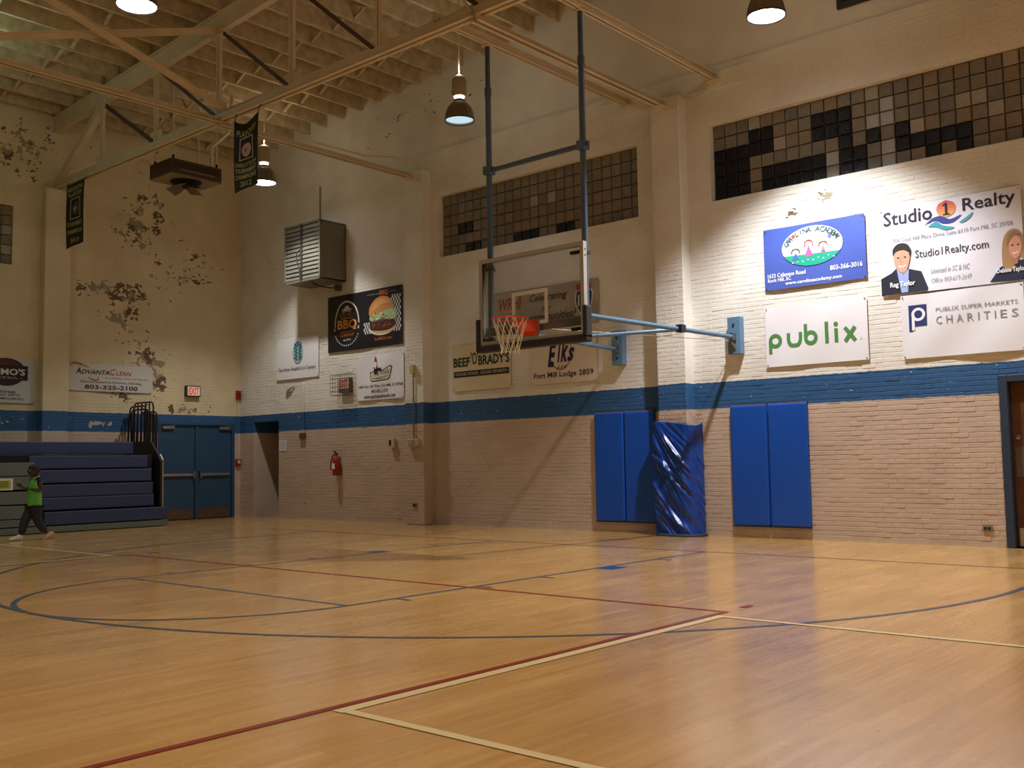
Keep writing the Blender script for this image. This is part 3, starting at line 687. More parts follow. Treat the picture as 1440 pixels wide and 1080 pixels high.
rail(-11.95, -11.15, -.3, 2.58, 1.45, 4); rail(-11.98, -11.3, -.38, 2.5, 1.5, 3, .08); rail(-11.6, -10.95, -.33, 2.36, 1.35, 4); rail(-11.3, -10.85, -.42, 2.3, 1.3, 3); rail(-11.75, -11.05, -.47, 2.42, 1.4, 4)
# small printed sign on the aisle
t = thing('paper_sign', (-10.4, -3.65, .82), 'white and yellow paper sign taped to the grey aisle panels', 'sign')
B(-10.515, -10.505, -3.98, -3.42, .82, 1.03).build('sheet', M_white, t)
B(-10.506, -10.502, -3.95, -3.46, .845, 1.0).build('printed_field', M_print('b7c04a'), t)
mb = MB()
for zz in (.875, .9, .925, .95, .972): mb.box(-10.503, -10.5, -3.9, -3.5, zz, zz+.01)
mb.build('printed_lines', M_print('5f6a2e'), t)

# ------------------------------------------------------------------ wall fan box and unit heater
t = thing('exhaust_fan_box', (-8.8, 2.1, 5.1), 'grey sheet metal fan box with two rows of louvres high on the wall', 'fan')
fx0, fx1, fz0, fz1, fy0 = -9.41, -8.2, 5.11, 6.36, 1.79
M_box = mat('grey louvre metal', '7d7a70', .42, .35, noise=.1)
sh = MB().box(fx0, fx0+.02, fy0, WY-.003, fz0, fz1).box(fx1-.02, fx1, fy0, WY-.003, fz0, fz1).box(fx0, fx1, fy0, WY-.003, fz0, fz0+.02).box(fx0, fx1, fy0, WY-.003, fz1-.02, fz1).box(fx0, fx1, WY-.02, WY-.003, fz0, fz1).build('shroud', M_box, t)
B(fx0+.03, fx1-.03, fy0+.12, fy0+.14, fz0+.03, fz1-.03).build('dark_interior', M_dark, t)
mb = MB().box(fx0-.01, fx0+.035, fy0-.012, fy0+.03, fz0, fz1).box(fx1-.035, fx1+.01, fy0-.012, fy0+.03, fz0, fz1).box(fx0, fx1, fy0-.012, fy0+.03, fz0-.01, fz0+.035).box(fx0, fx1, fy0-.012, fy0+.03, fz1-.035, fz1+.01); mb.build('face_frame', M_box, t)
fm = (fx0+fx1)/2-.02
B(fm-.03, fm+.03, fy0-.015, fy0+.05, fz0, fz1).build('centre_mullion', mat('dark mullion', '3a3833', .5, .3), t)
for (a, b) in ((fx0+.035, fm-.03), (fm+.03, fx1-.035)):
    for i in range(13):
        z = fz0+.05+i*(fz1-fz0-.1)/13
        MB().add([(a, fy0-.008, z), (b, fy0-.008, z), (b, fy0+.022, z+.105), (a, fy0+.022, z+.105), (a, fy0-.004, z-.002), (b, fy0-.004, z-.002), (b, fy0+.026, z+.103), (a, fy0+.026, z+.103)], [(0, 1, 2, 3), (4, 5, 6, 7), (0, 1, 5, 4), (2, 3, 7, 6)]).build('louvre_slat', M_box, t)
MB().tube([(fm-.03, fy0-.03, 5.8), (fm-.1, fy0-.06, 5.7), (fm-.12, fy0-.05, 5.55), (fm-.05, fy0-.03, 5.4), (fm-.02, fy0-.02, 5.15)], .012, 6).build('pull_chain', mat('dark cable', '2c2723', .6), t, True)
MB().tube([(-8.75, 2.0, 5.11), (-8.62, 2.1, 5.02), (-8.5, 2.3, 4.99), (-8.42, 2.42, 5.0)], .014, 6).build('power_cable', MATS['dark cable'], t, True)
MB().box(-8.46, -8.34, 2.38, WY, 4.93, 5.06).build('junction_box', mat('brown junction box', '5c4a3a', .5), t, bevel=.008)
MB().tube([(-9.05, 2.46, 6.36), (-9.05, 2.46, 7.36)], .01, 6).build('feed_conduit', MATS['dark cable'], t)

hx, hy, hz = -8.78, -1.0, 6.7
t = thing('unit_heater', (hx, hy, hz), 'brown boxy unit heater hanging from the roof beside the truss', 'heater')
M_h = mat('dark brown heater case', '4a3529', .5, noise=.1)
a, b, c, e = hx-.4, hx+.38, hy-.54, hy+.55
sh = MB().box(a, b, c, e, hz+.02, hz+.3).build('case', M_h, t, bevel=.01)
B(a+.004, b-.004, c+.004, e-.004, hz-.0, hz+.02).build('bottom_panel', mat('tan heater panel', '8a7a58', .5), t)
B(b, b+.012, c+.2, e-.16, hz+.09, hz+.12).build('trim_strip', mat('light trim strip', '7a6a5a', .5), t)
B(b, b+.006, c+.06, e-.06, hz+.14, hz+.25).build('side_grille', mat('darker grille', '31241d', .6), t)
MB().lathe([(.0, -.008), (.27, -.008), (.3, 0), (.3, .01)], (hx, hy, hz-.002), 28).build('fan_opening', M_dark, t)
for i in range(4):
    an = i*math.pi/2+.4; ca, sa = math.cos(an), math.sin(an)
    mb = MB(); pts = []
    for (r, w, z) in ((.06, .05, -.05), (.17, .13, -.1), (.34, .15, -.17)):
        for s in (-1, 1): pts.append((hx+ca*r-sa*w*s, hy+sa*r+ca*w*s, hz+z+.03*s))
    mb.add(pts + [(p[0], p[1], p[2]+.008) for p in pts], [(0, 1, 3, 2), (2, 3, 5, 4), (6, 7, 9, 8), (8, 9, 11, 10), (4, 5, 11, 10), (0, 2, 8, 6), (2, 4, 10, 8), (1, 3, 9, 7), (3, 5, 11, 9)]); mb.build('deflector_vane', mat('brown vane', '6b5844', .5), t)
MB().lathe([(0, -.13), (.06, -.13), (.08, -.09), (.08, 0), (0, 0)], (hx, hy, hz), 16).build('motor', MATS['darker grille'], t, True)
for (x, y) in ((a+.06, c+.08), (b-.06, c+.08), (a+.06, e-.08), (b-.06, e-.08)):
    MB().tube([(x, y, hz+.28), (x, y, roof_z(x)+.31)], .012, 6).build('hanger_rod', M_truss, t)
    MB().tube([(x, y, hz+.28), (x, y, hz+.38)], .022, 6).build('rod_sleeve', M_dark, t)
MB().tube([(b-.05, e-.2, hz+.3), (b-.05, e-.2, 7.4), (b-.1, e+.2, 7.8), (b-.1, e+.3, 8.6)], .035, 8).build('flue_pipe', M_truss, t, True)

# ------------------------------------------------------------------ small wall fittings
def box_thing(name, label, cat, x0, x1, y0, y1, z0, z1, m, bevel=.006):
    t = thing(name, ((x0+x1)/2, (y0+y1)/2, z0), label, cat); B(x0, x1, y0, y1, z0, z1).build('body', m, t, bevel=bevel); return t
M_txtred = mat('exit red', 'd0301f', .4, emit=.35)
def text2d(s, bold=0, shear=0):
    cu = bpy.data.curves.new('t', 'FONT'); cu.body = s; cu.size = 1; cu.resolution_u = 2; cu.offset = bold; cu.shear = shear; cu.fill_mode = 'FRONT'
    ob = bpy.data.objects.new('t', cu); me = bpy.data.meshes.new_from_object(ob)
    vs = [(v.co.x, v.co.y) for v in me.vertices]; fs = [tuple(p.vertices) for p in me.polygons]
    bpy.data.objects.remove(ob); bpy.data.curves.remove(cu); bpy.data.meshes.remove(me)
    return vs, fs
def fit_text(s, a0, a1, z0, z1, P, m, parent, bold=.01, shear=0, name='lettering'):
    vs, fs = text2d(s, bold, shear); X0, X1 = min(v[0] for v in vs), max(v[0] for v in vs); Y0, Y1 = min(v[1] for v in vs), max(v[1] for v in vs)
    mb = MB().add([P(a0+(v[0]-X0)/(X1-X0)*(a1-a0), z0+(v[1]-Y0)/(Y1-Y0)*(z1-z0)) for v in vs], fs); return mb.build(name, m, parent)
# exit sign on the bleacher wall
t = thing('exit_sign', (LX, 1.18, 2.8), 'dark framed lit exit sign above the blue double door', 'exit sign')
B(LX+.002, LX+.1, 1.0, 1.36, 2.79, 3.04).build('housing', mat('dark sign case', '3a302c', .5), t, bevel=.008)
B(LX+.1, LX+.106, 1.025, 1.335, 2.815, 3.015).build('face', mat('exit sign face', 'd9cfc0', .5, emit=.15), t)
fit_text('EXIT', 1.05, 1.31, 2.835, 2.995, lambda a, z: (LX+.108, a, z), M_txtred, t, .03)
# exit sign with wire guard on the hoop wall
t = thing('exit_sign', (-8.1, WY, 2.6), 'small exit sign behind a wire guard on the hoop wall', 'exit sign')
B(-8.35, -7.99, WY-.1, WY-.008, 2.71, 3.03).build('housing', mat('bronze sign case', '6a5546', .5), t, bevel=.006)
B(-8.33, -8.01, WY-.106, WY-.1, 2.8, 3.01).build('face', mat('exit sign face b', 'c9b3a0', .5, emit=.05), t)
fit_text('EXIT', -8.31, -8.03, 2.82, 2.99, lambda a, z: (a, WY-.109, z), mat('exit red dim', 'a8352a', .4), t, .03)
mb = MB(); gx0, gx1, gz0, gz1, gy = -8.5, -7.93, 2.66, 3.1, WY-.2
for i in range(8): x = gx0+(gx1-gx0)*i/7; mb.tube([(x, WY-.005, gz0), (x, gy, gz0), (x, gy, gz1), (x, WY-.005, gz1)], .004, 5)
for i in range(6): z = gz0+(gz1-gz0)*i/5; mb.tube([(gx0, WY-.005, z), (gx0, gy, z), (gx1, gy, z), (gx1, WY-.005, z)], .004, 5)
mb.build('wire_guard', mat('guard wire', '6b6357', .45, .5), t)
# alarms in the corner
for (z, lab, hh) in ((2.76, 'red fire alarm strobe high in the corner beside the double door', .22), (1.19, 'small red fire alarm pull station beside the double door', .17)):
    t = thing('fire_alarm', (LX, 2.405, z), lab, 'fire alarm')
    B(LX+.002, LX+.07, 2.345, 2.465, z, z+hh).build('body', M_red, t, bevel=.01)
    if z > 2: B(LX+.07, LX+.1, 2.365, 2.445, z+.06, z+.16).build('strobe_lens', mat('strobe lens', '5a2320', .2), t, bevel=.01)
    else: B(LX+.07, LX+.085, 2.37, 2.44, z+.07, z+.1).build('pull_handle', M_white, t)
    B(LX+.07, LX+.073, 2.38, 2.43, z+.1+.02, z+.1+.04).build('label_mark', M_white, t)
t = thing('electrical_conduit', (LX, 2.405, 1.36), 'thin conduit joining the two red alarm boxes in the corner', 'conduit')
MB().tube([(LX+.02, 2.405, 1.36), (LX+.02, 2.405, 2.76)], .02, 8).build('pipe', M_left, t, True)
# extinguisher
ex, ey = -8.42, WY-.1
t = thing('fire_extinguisher', (ex, ey, .93), 'red fire extinguisher hung on the beige wall', 'fire extinguisher')
MB().lathe([(0, 0), (.075, 0), (.085, .02), (.085, .32), (.07, .37), (.035, .4), (.03, .43), (0, .43)], (ex, ey, .96), 20).build('cylinder', M_red, t, True)
B(ex-.05, ex+.05, ey-.09, ey-.084, 1.1, 1.22).build('instruction_label', M_white, t)
MB().box(ex-.02, ex+.02, ey-.02, ey+.02, 1.385, 1.43).bar((ex, ey, 1.43), (ex-.1, ey, 1.46), .02, .012).bar((ex, ey, 1.45), (ex-.09, ey, 1.49), .02, .012).build('valve_handle', M_black, t)
MB().tube([(ex-.02, ey, 1.42), (ex-.1, ey-.02, 1.38), (ex-.14, ey-.03, 1.25), (ex-.15, ey-.03, 1.08)], .014, 8).build('hose', M_black, t, True)
B(ex-.03, ex+.03, ey+.07, WY-.008, 1.2, 1.36).build('wall_hook', M_chrome, t)
# boxes and conduits on the hoop wall
t = box_thing('thermostat', 'cream thermostat box with dark window on the beige wall', 'thermostat', -6.78, -6.63, WY-.09, WY-.008, 1.51, 1.7, mat('ivory plastic', 'c9b48e', .5))
B(-6.76, -6.7, WY-.094, WY-.09, 1.55, 1.67).build('window', M_black, t)
t = box_thing('switch_box', 'ivory switch box at the lower end of a long conduit', 'switch box', -5.99, -5.69, 2.16, 2.248, 1.53, 1.67, mat('ivory plastic', 'c9b48e', .5))
B(-5.94, -5.74, 2.154, 2.16, 1.56, 1.64).build('cover_plate', mat('dull cover plate', 'a08e70', .5), t)
B(-5.89, -5.86, 2.145, 2.154, 1.585, 1.615).build('toggle', M_white, t)
t = thing('electrical_conduit', (-5.84, 2.2, 1.67), 'long thin conduit rising from the switch box to a small cap', 'conduit')
MB().tube([(-5.84, 2.22, 1.67), (-5.84, 2.22, 2.97)], .013, 8).build('pipe', mat('brown conduit', '7d6a50', .5), t, True)
B(-5.89, -5.79, 2.16, 2.245, 2.94, 3.12).build('cap_box', mat('ivory plastic', 'c9b48e', .5), t, bevel=.01)
t = thing('electrical_conduit', (-9.66, WY-.03, 1.77), 'painted square conduit running down through the blue stripe', 'conduit')
MB().box(-9.71, -9.62, WY-.05, WY-.006, 1.9, 3.0).build('raceway', M_back, t, bevel=.005)
MB().box(-9.76, -9.58, WY-.07, WY-.006, 1.77, 1.9).build('outlet_box', mat('brown junction box', '5c4a3a', .5), t, bevel=.005)
t = box_thing('paper_notice', 'white paper notice taped beside the dark passage', 'notice', -10.57, -10.3, WY-.012, WY-.009, 1.52, 1.76, M_white, 0)
mb = MB()
for i in range(6): mb.box(-10.54, -10.34+.02*(i % 3)-.02, WY-.0135, WY-.012, 1.72-i*.032, 1.728-i*.032)
mb.build('printed_lines', M_print('6f86b5'), t)
for (x0, x1, z0, z1, fy, lab) in ((-5.9, -5.79, .34, .42, 2.25, 'small dark power outlet low on the far pilaster'), (4.51, 4.63, .2, .28, WY, 'small power outlet low on the brick wall beside the brown door')):
    t = box_thing('power_outlet', lab, 'outlet', x0, x1, fy-.025, fy-.006, z0, z1, mat('outlet plate', '8d8478', .4, .3), .004)
    for s in (.3, .7): B(x0+(x1-x0)*s-.016, x0+(x1-x0)*s+.016, fy-.03, fy-.025, z0+.022, z1-.022).build('socket', M_black, t)
# torn fixture remnant on wall
t = thing('broken_bracket', (-10.15, WY, 2.75), 'torn pale wall fixture with brown stain below the tree logo banner', 'bracket')
MB().tube([(-10.3, WY-.01, 2.7), (-10.22, WY-.04, 2.86), (-10.1, WY-.05, 2.92), (-9.98, WY-.02, 2.97)], [.01, .03, .025, .01], 8).build('torn_plaster', mat('torn plaster', 'b7a78a', .7, noise=.4, nscale=20), t, True)
# black panel high on the gable
t = thing('black_panel', (3.5, WY, 7.66), 'black rectangular panel high on the gable wall above the glass blocks', 'panel')
B(2.87, 4.1, WY-.03, WY+.034, 7.66, 8.5).build('face', M_black, t, bevel=.01)
B(2.95, 4.02, WY-.04, WY-.03, 7.74, 8.42).build('inner_field', M_dark, t)

# ------------------------------------------------------------------ printed banners
def letters(vs, fs):
    par = list(range(len(vs)))
    def find(i):
        while par[i] != i: par[i] = par[par[i]]; i = par[i]
        return i
    for f in fs:
        for i in f[1:]: par[find(i)] = find(f[0])
    isl = {}
    for i in range(len(vs)): isl.setdefault(find(i), []).append(i)
    for r, idx in isl.items():
        m_ = {i: k for k, i in enumerate(idx)}
        yield idx, [tuple(m_[i] for i in f) for f in fs if find(f[0]) == r]
class Banner:
    def __init__(s, name, label, cat, P, a0, a1, z0, z1, m, off=.03, amp=.008, seed=0, grom=True, grp='sponsor banners on the gym walls'):
        s.P, s.a0, s.a1, s.z0, s.z1, s.off, s.amp, s.seed = P, a0, a1, z0, z1, off, amp, seed
        p = P((a0+a1)/2, 0, z0); s.t = thing(name, p, label, cat, grp)
        nu, nv = 28, 16; mb = MB(); k = (nu+1)*(nv+1)
        for l in (0, .004):
            for j in range(nv+1):
                for i in range(nu+1): mb.v.append(s.pos(i/nu, j/nv, -l))
        for l in (0, 1):
            for j in range(nv):
                for i in range(nu): q = l*k+j*(nu+1)+i; mb.f.append((q, q+1, q+nu+2, q+nu+1))
        for i in range(nu): mb.f += [(i, i+1, k+i+1, k+i), (k-nu-1+i, k-nu+i, 2*k-nu+i, 2*k-nu-1+i)]
        for j in range(nv): mb.f += [(j*(nu+1), (j+1)*(nu+1), k+(j+1)*(nu+1), k+j*(nu+1)), (j*(nu+1)+nu, (j+1)*(nu+1)+nu, k+(j+1)*(nu+1)+nu, k+j*(nu+1)+nu)]
        s.sheet = mb.build('sheet', m, s.t, True)
        if grom:
            for u in (.018, .982):
                for v in (.03, .97):
                    c = s.pos(u, v, .004); g = MB(); g.box(c[0]-.007, c[0]+.007, c[1]-.007, c[1]+.007, c[2]-.007, c[2]+.007)
                    g.build('grommet', M_chrome, s.t)
    def pos(s, u, v, d=0):
        w = s.off + s.amp*(math.sin(4.3*u+2.1*v+s.seed)+.6*math.sin(9*u-5*v+s.seed*2))*math.sin(math.pi*min(1, max(0, u)))**.5 + s.amp*1.2*math.sin(math.pi*u)*(1-v)
        sag = .012*math.sin(math.pi*u)*(s.amp/.008)
        return s.P(s.a0+u*(s.a1-s.a0), -(max(w, .012)+d), s.z0+v*(s.z1-s.z0)-sag*(v > .97)*0)
    def put(s, vs, fs, m, name, layer=1):
        bm = bmesh.new(); bv = [bm.verts.new((x, y, 0)) for x, y in vs]
        for f in fs:
            try: bm.faces.new([bv[i] for i in f])
            except ValueError: pass
        for ax in (0, 1):
            lo, hi = min(v.co[ax] for v in bm.verts), max(v.co[ax] for v in bm.verts); step = 1/14
            k = math.ceil(lo/step)
            while k*step < hi:
                no = [0, 0, 0]; no[ax] = 1; co = [0, 0, 0]; co[ax] = k*step
                bmesh.ops.bisect_plane(bm, geom=list(bm.verts)+list(bm.edges)+list(bm.faces), plane_co=co, plane_no=no); k += 1
        bmesh.ops.triangulate(bm, faces=[f for f in bm.faces if len(f.verts) > 4])
        bm.verts.index_update(); mb = MB()
        mb.add([s.pos(v.co.x, v.co.y, .0022*layer+.001) for v in bm.verts], [tuple(v.index for v in f.verts) for f in bm.faces]); bm.free()
        return mb.build(name, m, s.t)
    def text(s, body, u0, u1, v0, v1, c, bold=.008, shear=0, layer=2, name='lettering', tilt=0):
        vs, fs = text2d(body, bold, shear); X0, X1 = min(v[0] for v in vs), max(v[0] for v in vs); Y0, Y1 = min(v[1] for v in vs), max(v[1] for v in vs)
        q = [(u0+(x-X0)/(X1-X0)*(u1-u0), v0+(y-Y0)/(Y1-Y0)*(v1-v0)+tilt*(x-X0)/(X1-X0)) for x, y in vs]
        if len(body) <= 8 and len(body) > 1 or body in ('Fort Mill Lodge 2859', 'Main Street'):   # each letter a part of its own
            for vv, ff in letters(vs, fs): s.put([q[i] for i in vv], ff, M_print(c), 'letter', layer)
            return
        return s.put(q, fs, M_print(c), name, layer)
    def poly(s, pts, c, layer=1, name='printed_shape'): return s.put(pts, [tuple(range(len(pts)))], M_print(c), name, layer)
    def ell(s, cu, cv, ru, rv, c, layer=1, name='printed_shape', n=28, ring=0, a0=0, a1=360):
        an = [math.radians(a0+(a1-a0)*i/n) for i in range(n+1)]
        if ring:
            vs = [(cu+ru*math.cos(a), cv+rv*math.sin(a)) for a in an]+[(cu+(ru-ring)*math.cos(a), cv+(rv-ring*rv/ru)*math.sin(a)) for a in an]
            return s.put(vs, [(i, i+1, n+2+i, n+1+i) for i in range(n)], M_print(c), name, layer)
        return s.put([(cu+ru*math.cos(a), cv+rv*math.sin(a)) for a in an[:-1]], [tuple(range(n))], M_print(c), name, layer)
    def rect(s, u0, u1, v0, v1, c, layer=1, name='printed_shape'): return s.poly([(u0, v0), (u1, v0), (u1, v1), (u0, v1)], c, layer, name)
    def stroke(s, pts, w, c, layer=2, name='printed_stroke', asp=1):
        vs = []; n = len(pts)
        for i, p in enumerate(pts):
            a, b = pts[max(0, i-1)], pts[min(n-1, i+1)]; dx, dy = b[0]-a[0], (b[1]-a[1])/asp; l = math.hypot(dx, dy) or 1
            ww = w[i] if isinstance(w, (list, tuple)) else w
            vs += [(p[0]-dy/l*ww/2, p[1]+dx/l*ww/2*asp), (p[0]+dy/l*ww/2, p[1]-dx/l*ww/2*asp)]
        return s.put(vs, [(2*i, 2*i+1, 2*i+3, 2*i+2) for i in range(n-1)], M_print(c), name, layer)
def curve(pts, n=10):
    out = []
    P_ = [pts[0]]+list(pts)+[pts[-1]]
    for i in range(1, len(P_)-2):
        for k in range(n):
            t = k/n; a, b, c, d = P_[i-1:i+3]
            out.append(tuple(.5*((2*b[j])+(-a[j]+c[j])*t+(2*a[j]-5*b[j]+4*c[j]-d[j])*t*t+(-a[j]+3*b[j]-3*c[j]+d[j])*t**3) for j in (0, 1)))
    return out+[pts[-1]]
# health system
b = Banner('wall_banner', 'white banner with a teal leafy tree logo in an oval', 'banner', PB, -10.65, -9.11, 3.13, 4.065, M_white, seed=1)
b.ell(.52, .62, .115, .27, '1d6f86', 2, 'emblem', 28, .012)
for i, v in enumerate((.42, .5, .58, .66, .74)):
    for sd in (-1, 1): b.poly([(.52+sd*.008, v-.02), (.52+sd*.085, v+.07), (.52+sd*.08, v+.125), (.52+sd*.008, v+.045)], '12747f', 2, 'emblem')
b.poly([(.52, .92), (.49, .8), (.55, .8)], '12747f', 2, 'emblem')
b.text('Carolinas HealthCare System', .06, .93, .17, .29, '3d3a44', .004)
# bbq
b = Banner('wall_banner', 'black barbecue banner with a pulled pork burger and an orange and white oval crest', 'banner', PB, -8.78, -6.4, 3.61, 4.82, mat('black vinyl', '1b1a20', .4), amp=.012, seed=2)
arcp = [(.105, .44), (.115, .6), (.15, .76), (.2, .85), (.27, .875), (.34, .83), (.39, .74), (.42, .6), (.43, .47)]
b.stroke(curve(arcp), .014, 'd9d8d8', 2, 'crest_outline', 2)
b.poly([(.2, .7), (.205, .745), (.235, .755), (.25, .8), (.29, .8), (.305, .755), (.33, .74), (.33, .7)], 'cfd2d8', 2, 'crest_car'); b.ell(.222, .7, .016, .032, '8d9096', 3, 'crest_car'); b.ell(.308, .7, .016, .032, '8d9096', 3, 'crest_car')
b.text('FORT MILL', .165, .37, .6, .67, 'c4692f', .01); b.rect(.18, .35, .575, .583, 'd9d8d8', 2)
b.text('BBQ', .14, .4, .36, .555, 'e9a04a', .03); b.rect(.18, .35, .335, .343, 'd9d8d8', 2)
b.text('COMPANY', .175, .37, .25, .315, 'c4692f', .01); b.text('est. 2010', .22, .325, .175, .215, 'cfcfcf', .005)
for i in range(15):
    an = math.radians(205+i*130/14); b.rect(.268+.17*math.cos(an)-.006, .268+.17*math.cos(an)+.006, .4+.31*math.sin(an)-.012, .4+.31*math.sin(an)+.014, 'c9c9c9', 2, 'crest_mark')
for u in (.1, .425):
    b.text('x', u-.014, u+.014, .37, .42, 'd9d8d8', .03)
for i in range(9):
    for j in range(13):
        u, v = .86+i*.0155, .18+j*.052
        if u+.0155 < .995 and abs(u-.93) < .035+.04*((j/13)) + .03 and (v > .2): 
            b.rect(u, u+.0155, v, v+.052, 'd8d8dc' if (i+j) % 2 else '23222a', 1+(i+j) % 2*0, 'checker_paper')
for i in range(8):
    for j in range(4):
        u, v = .5+i*.016, .24+j*.05
        if (i+j) % 2 and i-j < 6: b.rect(u, u+.016, v, v+.05, 'd8d8dc', 1, 'checker_paper')
bun = curve([(.575, .56), (.58, .68), (.64, .8), (.73, .86), (.83, .83), (.89, .72), (.9, .64), (.8, .62), (.7, .575), (.62, .54), (.575, .56)], 5)
b.ell(.74, .33, .165, .14, 'e2dfd6', 2, 'paper_tray'); b.poly(curve([(.6, .3), (.65, .24), (.75, .22), (.87, .24), (.9, .3), (.85, .34), (.7, .33), (.6, .3)], 5), 'd9b37a', 3, 'bun_bottom')
b.poly(curve([(.585, .38), (.6, .3), (.7, .27), (.82, .27), (.91, .33), (.91, .42), (.85, .48), (.72, .5), (.62, .47), (.585, .38)], 5), '4a2620', 4, 'pulled_pork')
for i in range(26):
    u, v = random.uniform(.62, .88), random.uniform(.31, .46); dx = random.uniform(-.02, .02); b.stroke([(u, v), (u+dx, v+.03), (u+.025, v+.045)], .007, random.choice(['8a4a3c', 'a5685a', '6b3028', '2c1614']), 5, 'pork_shred', 2)
b.poly(curve([(.58, .48), (.64, .44), (.75, .47), (.86, .44), (.93, .47), (.92, .6), (.84, .66), (.7, .6), (.6, .56), (.58, .48)], 5), 'a9bf8e', 5, 'lettuce')
for i in range(22):
    u, v = random.uniform(.6, .91), random.uniform(.48, .58); b.ell(u, v, .009, .014, random.choice(['cfdcb8', '7f9a62', '34402a', 'dfe6d0']), 6, 'lettuce_fleck', 6)
b.poly(bun, 'c98a4c', 6, 'bun_top')
b.poly(curve([(.6, .63), (.66, .76), (.74, .82), (.82, .8), (.86, .72), (.76, .72), (.66, .64), (.6, .63)], 5), 'd79f62', 7, 'bun_top')
b.text('BBQ', .71, .825, .865, .965, 'c96a35', .03); b.text('from mill to table', .54, .7, .905, .93, 'a9a9ad', 0); b.text('catering', .84, .93, .905, .93, 'a9a9ad', 0)
b.text('fmBBQ.com', .645, .87, .1, .165, 'c4692f', .01)
# landscape
b = Banner('wall_banner', 'white landscaping banner with a small red capped figure on its logo', 'banner', PB, -7.82, -6.375, 2.515, 3.445, M_white, amp=.016, seed=3)
b.poly([(.3, .44), (.28, .62), (.42, .66), (.44, .7), (.55, .7), (.55, .63), (.74, .74), (.78, .7), (.72, .46), (.68, .42), (.34, .4)], '2c2622', 1, 'logo_outline'); b.poly([(.315, .45), (.3, .6), (.43, .64), (.56, .61), (.735, .715), (.76, .69), (.705, .47), (.67, .44), (.345, .42)], 'dcd3bd', 2, 'logo_field')
b.poly([(.385, .56), (.375, .7), (.4, .8), (.45, .8), (.47, .68), (.46, .56)], '241f20', 3, 'figure_body'); b.poly([(.39, .84), (.385, .76), (.42, .68), (.45, .76), (.445, .84)], 'eeeae4', 4, 'figure_beard'); b.poly([(.385, .84), (.41, .985), (.45, .84)], 'b3231f', 4, 'figure_cap')
b.text('Earth & Woods', .31, .71, .5, .615, '2a2522', .01, tilt=.06); b.text('LANDSCAPE', .45, .69, .44, .495, '2a2522', .012, tilt=.03); b.rect(.34, .52, .462, .475, '2a2522', 3)
b.text('1940 Hwy 160 West, Fort Mill, SC 29708', .04, .985, .255, .34, '2d2a30', .008); b.text('803-802-2270', .33, .67, .155, .23, '2d2a30', .008); b.text('www.earthandwoods.com', .16, .84, .035, .125, '2d2a30', .012)
# restaurant
b = Banner('wall_banner', 'ivory banner lettered in dark green over a black rounded bar', 'banner', PB, -5.0, -3.51, 2.55, 3.42, M_offw, amp=.005, seed=4)
b.text("BEEF", .02, .32, .53, .73, '1f3a22', .03); b.text("'O'", .335, .46, .55, .83, '1f3a22', .015); b.text("BRADY'S", .465, .985, .53, .75, '1f3a22', .03)
b.poly([(.03, .3), (.015, .36), (.03, .43), (.97, .43), (.985, .36), (.97, .3)], '1c1a18', 1); b.text('GOOD FOOD. GOOD SPORTS', .07, .93, .335, .4, 'd8cfb4', .008)
for u in (.04, .96): b.ell(u, .366, .008, .018, 'd8cfb4', 2)
# lodge
b = Banner('wall_banner', 'ivory lodge banner with purple brushed script in a brown ring', 'banner', PB, -3.03, -1.56, 2.555, 3.42, mat('pale vinyl', 'dcd2c0', .5), amp=.005, seed=5)
b.ell(.47, .62, .165, .36, '8a3a24', 1, 'ring', 28, .009, -150, 30); b.ell(.47, .62, .165, .36, '4a3a5a', 1, 'ring', 28, .006, 30, 210)
for k_, (ch_, ua, ub, va, vb) in enumerate((('E', .27, .41, .34, .82), ('l', .42, .48, .42, .9), ('k', .47, .59, .42, .89), ('s', .57, .68, .42, .7))): b.text(ch_, ua, ub, va, vb, '2a1c4c', .035, .35, name='script_letter')
for k_, ch_ in enumerate('usa'): b.text(ch_, .42+k_*.05, .46+k_*.05, .29, .35, '3a3550', .005, .3, name='letter')
b.text('Fort Mill Lodge 2859', .05, .95, .09, .235, '2d2350', .012)
# radio
b = Banner('wall_banner', 'grey radio station banner behind the glass backboard with red letters and a highway shield', 'banner', PB, -3.89, -1.5, 3.53, 4.305, mat('grey printed vinyl', 'a89e90', .5, noise=.25, nscale=2.5), amp=.006, seed=6)
b.rect(.0, .2, .3, .98, 'b4ad9c', 1); b.text('WRHI', .05, .28, .56, .85, '9c2a28', .02, .2); b.text('AM 1340', .06, .2, .4, .5, '55606c', .005); b.rect(.0, .2, .2, .38, '5d6c74', 1)
b.text('Celebrating', .36, .72, .62, .84, '201c1a', .012, .3); b.text('our', .48, .57, .42, .53, '2c2826', .005, .3); b.text('communities!', .36, .8, .2, .4, '201c1a', .015, .3); b.text('.com', .8, .9, .1, .22, '2c2826', .005)
b.poly(curve([(.8, .78), (.79, .55), (.82, .32), (.87, .2), (.92, .32), (.95, .55), (.94, .78), (.8, .78)], 5), 'd8d4cc', 2, 'shield'); b.poly(curve([(.81, .76), (.8, .55), (.825, .34), (.87, .235), (.915, .34), (.94, .55), (.93, .76), (.81, .76)], 5), '1d2b56', 3, 'shield')
b.poly([(.805, .78), (.8, .9), (.87, .97), (.94, .9), (.935, .78)], 'a3423c', 3, 'shield'); b.text('107', .82, .925, .42, .68, 'e4e2dc', .02, layer=4); b.rect(.82, .92, .82, .86, '8a2a2a', 4, 'shield')
